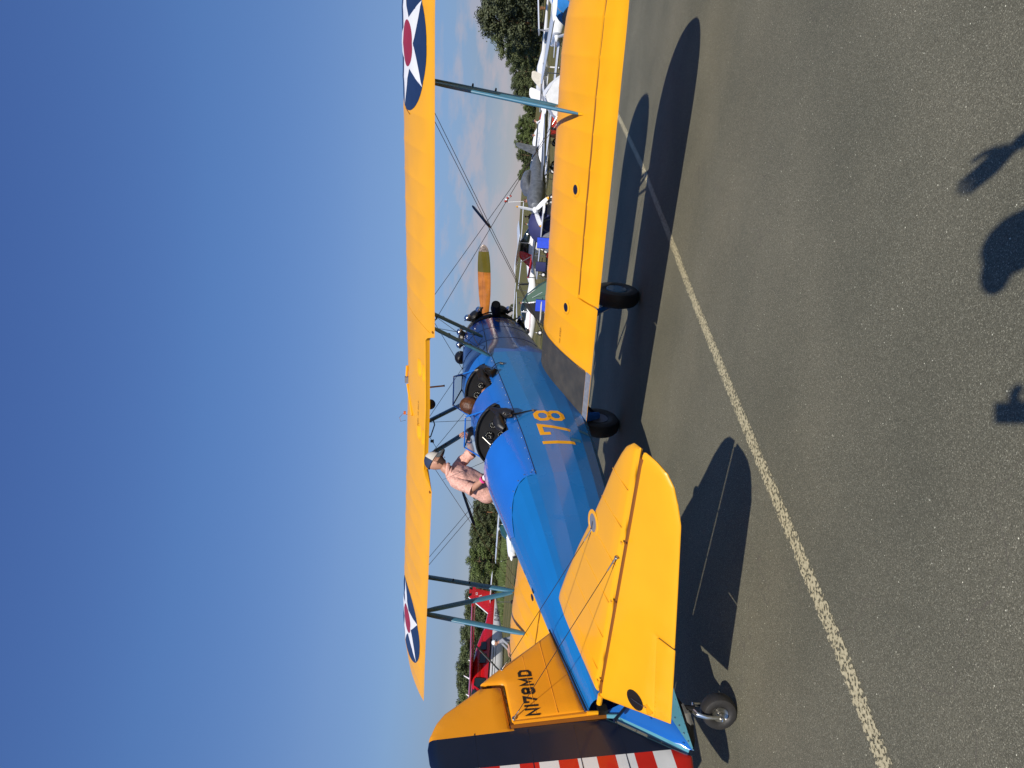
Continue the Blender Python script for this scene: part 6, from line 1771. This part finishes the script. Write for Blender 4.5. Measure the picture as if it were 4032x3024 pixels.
def turboprop():
    # broad side to the camera, nose to the left of the upright picture
    y0, D = 2622, 48; p = stand(y0, D); yaw = heading(y0, 212); e = empty('utility_airplane', p, (0, 0, yaw), label='big red and white high-wing airplane marked D-FBHI parked behind the left wing', cat='airplane')
    # +x is the nose
    q = [(4.9, .18, 1.15, 1.5), (4.6, .35, .98, 1.72), (3.6, .48, .85, 1.85), (2.6, .55, .72, 1.95), (1.6, .60, .62, 2.15), (.0, .62, .55, 2.2), (-1.6, .58, .6, 2.15), (-3.0, .38, .85, 1.98), (-4.4, .2, 1.15, 1.78), (-5.6, .07, 1.4, 1.68)]
    tilt = empty('airframe'); tilt.parent = e
    def half(mt, a, b, nm):
        rr = []
        for x, w, zb, zt in q:
            zc = (zb + zt) / 2; zh = (zt - zb) / 2; split = 1.42 if x < 4 else 1.42
            pts = []
            for t in range(9):
                z = a(zb, zt, split) + (b(zb, zt, split) - a(zb, zt, split)) * t / 8; u = max(-1, min(1, (z - zc) / zh)); pts.append((w * (1 - abs(u) ** 3.2) ** (1 / 3.2), z))
            rr.append([Vector((x, -yy_, z)) for yy_, z in pts] + [Vector((x, yy_, z)) for yy_, z in reversed(pts)])
        m = MB(); m.ring(rr, mt); return m.build(nm, e)
    lo_ = half('white_paint', lambda zb, zt, s: zb, lambda zb, zt, s: min(zt - .02, max(zb + .02, s)), 'lower_fuselage')
    up_ = half('red_paint', lambda zb, zt, s: min(zt - .02, max(zb + .02, s)), lambda zb, zt, s: zt, 'upper_fuselage')
    for z0, mt, h in ((1.435, 'black', .10), (1.34, 'white_paint', .03), (1.26, 'black', .045), (1.12, 'black', .03)):
        for s_ in (-1, 1):
            m = MB(); rr = []
            for x, w, zb, zt in q[1:7]:
                zc = (zb + zt) / 2; zh = (zt - zb) / 2; r_ = []
                for z in (z0, z0 + h): u = max(-.99, min(.99, (z - zc) / zh)); r_.append(Vector((x, s_ * (w * (1 - abs(u) ** 3.2) ** (1 / 3.2) + .006), z)))
                rr.append(r_)
            m.grid(rr, mt); m.build('stripe', lo_)
    # cabin roof, windscreen and windows
    cab = [(2.9, .3, 1.85, 1.95), (2.2, .50, 1.8, 2.42), (1.6, .55, 1.8, 2.52), (.0, .56, 1.8, 2.52), (-1.2, .52, 1.8, 2.42), (-2.4, .3, 1.8, 2.1)]
    loft_body(cab, 'red_paint').build('cabin_roof', e)
    for s_ in (-1, 1):
        for pts in ([(2.85, .36, 1.92), (2.25, .535, 1.94), (1.95, .575, 2.42), (2.25, .50, 2.44)], [(2.1, .58, 1.70), (1.25, .63, 1.68), (1.25, .60, 2.34), (1.72, .585, 2.36)], [(.2, .63, 1.72), (-.45, .63, 1.72), (-.45, .60, 2.12), (.2, .60, 2.12)], [(-.75, .62, 1.74), (-1.3, .60, 1.76), (-1.3, .57, 2.1), (-.75, .59, 2.12)]):
            m = MB(); m.add([Vector((x, s_ * (y_ + .012), z)) for x, y_, z in pts], [(0, 1, 2, 3)], 'dark_glass', False); w = m.build('window', e)
            m = MB(); v = [Vector((x, s_ * (y_ + .014), z)) for x, y_, z in pts]; m.tube(v + [v[0]], .016, 'black', 5, caps=False); m.build('window_frame', w)
    # straight high wing, one half towards the camera
    for s_ in (-1, 1):
        m = MB(); rr = []
        for t in (0, .3, .6, .85, .96, 1):
            c = 1.9 * (1 if t < .97 else .85); rr.append([Vector((1.35 - c * (.5 - .5 * math.cos(a)), s_ * 7.8 * t, 2.60 + .02 * s_ * 0 + .08 * t + .11 * math.sin(a))) for a in [2 * math.pi * i / 14 for i in range(14)]])
        m.ring(rr, 'red_paint'); w = m.build('wing', e)
        m = MB(); m.tube([(.7, s_ * .6, .78), (.75, s_ * 3.6, 2.6)], .075, 'tent_grey', 8, flat=.5); m.build('wing_strut', e)
        m = MB(); m.tube([(.0, s_ * .65, 2.62), (-.2, s_ * 7.0, 2.70)], .03, 'tent_grey', 5); m.build('flap_edge', w)
        m = MB(); m.tube([(1.2, s_ * .55, .75), (1.5, s_ * 1.45, .38)], .06, 'white_paint', 8); m.build('gear_leg', e)
        surf((-4.7, s_ * .05, 1.72), (-5.0, s_ * 2.1, 1.72), 1.2, 1.1, .09, 'white_paint').build('tailplane', e)
    wheels(e, [(1.5, 1.45, .4), (1.5, -1.45, .4)], .36)
    tw_ = empty('tail_wheel'); tw_.parent = e; tw_.location = (-5.0, 0, .16); MB().lathe((0, 0, 0), (0, 1, 0), [(-.05, .05), (-.05, .15), (0, .16), (.05, .15), (.05, .05)], 'rubber', 14).build('tyre', tw_); MB().tube([(0, 0, 0), (.1, 0, 1.3)], .03, 'steel', 6).build('fork', tw_)
    fin_ = MB(); rr = []
    for (x0, x1, z) in ((-3.9, -5.75, 1.75), (-4.35, -5.85, 2.3), (-4.85, -5.95, 2.9), (-5.15, -6.0, 3.25)):
        rr.append([Vector((x0 + (x1 - x0) * (.5 - .5 * math.cos(a)), .05 * math.sin(a), z)) for a in [2 * math.pi * i / 12 for i in range(12)]])
    fin_.ring(rr, 'red_paint'); f_ = fin_.build('fin', e)
    for s_ in (-1, 1):
        m = MB(); m.add([(-5.15, s_ * .055, 3.25), (-6.0, s_ * .03, 3.25), (-5.97, s_ * .035, 3.05), (-5.4, s_ * .06, 2.9)], [(0, 1, 2, 3)], 'black', False); m.build('fin_cap', f_)
        m = MB(); m.box((-5.45, s_ * .058, 2.72), (.20, .006, .13), 'rudder_white'); m.box((-5.45, s_ * .060, 2.72), (.12, .006, .08), 'rudder_red'); m.build('flag_emblem', f_)
        m = MB(); m.box((-5.3, s_ * .058, 2.45), (.05, .006, .22), 'rudder_white', Matrix.Rotation(.4, 3, 'Y')); m.build('emblem', f_)
    m = MB(); m.tube([(-3.9, 0, 1.8), (-4.35, 0, 2.33), (-4.85, 0, 2.93), (-5.15, 0, 3.27)], .035, 'white_paint', 6); m.build('fin_edge', f_)
    pol, w_ = strokes('D-FBHI', .33, .155, .042, .055)
    def mp2(side):
        def f(u, v):
            x = -3.15 - u if side > 0 else -3.15 - (w_ - u); z = 1.03 + v
            for a, b in zip(q, q[1:]):
                if a[0] >= x >= b[0]:
                    t = (a[0] - x) / (a[0] - b[0]); w = a[1] + (b[1] - a[1]) * t; zb = a[2] + (b[2] - a[2]) * t; zt = a[3] + (b[3] - a[3]) * t
                    uu = max(-.99, min(.99, (z - (zb + zt) / 2) / ((zt - zb) / 2))); return Vector((x, side * (w * (1 - abs(uu) ** 3.2) ** (1 / 3.2) + .012), z))
            return Vector((x, side * .3, z))
        return f
    for s_ in (-1, 1): decal('registration', pol, mp2(s_), 'text_black', lo_, step=(.12, .08))['label'] = 'black letters D-FBHI'
    prop_blades(e, 5.0, 1.32, 1.3, 'steel', 4, .4, 'yellow_tip')
    for x, l in ((-.2, .25), (1.0, .45), (2.1, .2)):
        m = MB(); m.tube([(x, 0, 2.6), (x - l * .5, 0, 2.6 + l)], [.05, .025], 'white_paint', 6); m.build('antenna', e)
    return e


TP = turboprop()
mn = simple_person('man in a grey t-shirt and white cap leaning down beside the red and white airplane', stand(2502, 27) - Vector((0, 0, .22)), heading(2502, 200), 1.74, 'grey_shirt', 'dark_cloth', hat='tape_white', lean=.12, arms='out')

# ================================================================ the photographer, whose shadow falls at the lower edge of the picture
TOS = -ld


def at_shadow(x, y, h):
    "point at height h whose sun shadow falls on the apron at photograph pixel (x, y)"
    d = ray(x, y); g = EYE + d * (-EYE.z / d.z); return g + TOS * (h / TOS.z)


hp = at_shadow(4045, 940, 1.60); e = empty('person', (hp.x, hp.y, 0), label='photographer in a cap standing behind the camera, only the shadow is in the picture', cat='person'); po_ = e.location
Lp = lambda v: Vector(v) - po_
fwd_ = Vector((FV.x, FV.y, 0)).normalized(); rt_ = Vector((RV.x, RV.y, 0)).normalized()
hl = Lp(hp); ch_ = hl + Vector((0, 0, -.34)) - fwd_ * .02; pe_ = hl + Vector((0, 0, -.72)) - fwd_ * .03
phc = EYE - UV * .052 + RV * .018 - FV * .014
wl = Lp(phc) - UV * .07 - FV * .05 + RV * .02; wr = Lp(at_shadow(3975, 585, 1.56))
B = dict(p=(pe_, .15, .11), c=(ch_, .17, .12), n=(ch_ + Vector((0, 0, .17)), .06, .06), h=(hl, .055, .055),
         s0=(ch_ - rt_ * .19 + Vector((0, 0, .08)), .055, .055), e0=((ch_ - rt_ * .24).lerp(wl, .5) + Vector((0, 0, -.12)), .042, .042), w0=(wl, .03, .03),
         s1=(ch_ + rt_ * .19 + Vector((0, 0, .08)), .055, .055), e1=((ch_ + rt_ * .22).lerp(wr, .5) + Vector((0, 0, -.14)) + rt_ * .10, .042, .042), w1=(wr, .03, .03))
ed = [('p', 'c'), ('c', 'n'), ('n', 'h'), ('c', 's0'), ('s0', 'e0'), ('e0', 'w0'), ('c', 's1'), ('s1', 'e1'), ('e1', 'w1')]
for k_, s_ in (('l', -1), ('r', 1)):
    B['hp' + k_] = (pe_ + rt_ * .09 * s_ + Vector((0, 0, -.06)), .09, .09); B['kn' + k_] = (pe_ + rt_ * .11 * s_ + Vector((0, 0, -.44)), .062, .062); B['ft' + k_] = (Vector((pe_.x, pe_.y, .07)) + rt_ * .13 * s_, .042, .042)
    ed += [('p', 'hp' + k_), ('hp' + k_, 'kn' + k_), ('kn' + k_, 'ft' + k_)]
    m = MB(); m.ball(Vector((pe_.x, pe_.y, .04)) + rt_ * .13 * s_ + fwd_ * .05, (.13, .06, .045), 'dark_cloth', 10, 6, frame_from(fwd_, (0, 0, 1))); m.build('shoe', e)
skin_mesh('body', B, ed, ['grey_shirt', 'tent_navy', 'skin'], parent=e, matf=lambda c: 'skin' if c.z > hl.z - .14 or (c - ch_).length > .42 and c.z > pe_.z + .1 else ('grey_shirt' if c.z > pe_.z else 'tent_navy'))
head_mesh('head', hl, fwd_ + Vector((0, 0, -.1)), (0, 0, 1), .24, e)
Qp = frame_from(fwd_ * .8 - rt_ * .6, (0, 0, 1)); m = MB()
m.grid([[hl + Qp @ Vector((.115 * math.cos(p_) * math.cos(t), .10 * math.cos(p_) * math.sin(t), .02 + .115 * math.sin(p_))) for t in [2 * math.pi * j / 16 for j in range(16)]] for p_ in [R(90 * i / 6) for i in range(7)]], 'cap_navy', True, True)
m.ball(hl + Qp @ Vector((.14, 0, .015)), (.085, .08, .008), 'cap_navy', 12, 4, Qp); m.build('cap', e)
hand('hand', wl, UV * .9 + FV * .3, RV, .18, e, curl=.9); hand('hand', wr, fwd_ * .2 + Vector((0, 0, .9)) - rt_ * .5, fwd_, .19, e, curl=.15)
ph = MB(); ph.box(phc, (.008, .072, .147), 'black', Matrix(((FV.x, RV.x, UV.x), (FV.y, RV.y, UV.y), (FV.z, RV.z, UV.z)))); o = ph.build('phone'); tag(o, 'black smartphone held up by the photographer, taking the picture', 'phone')
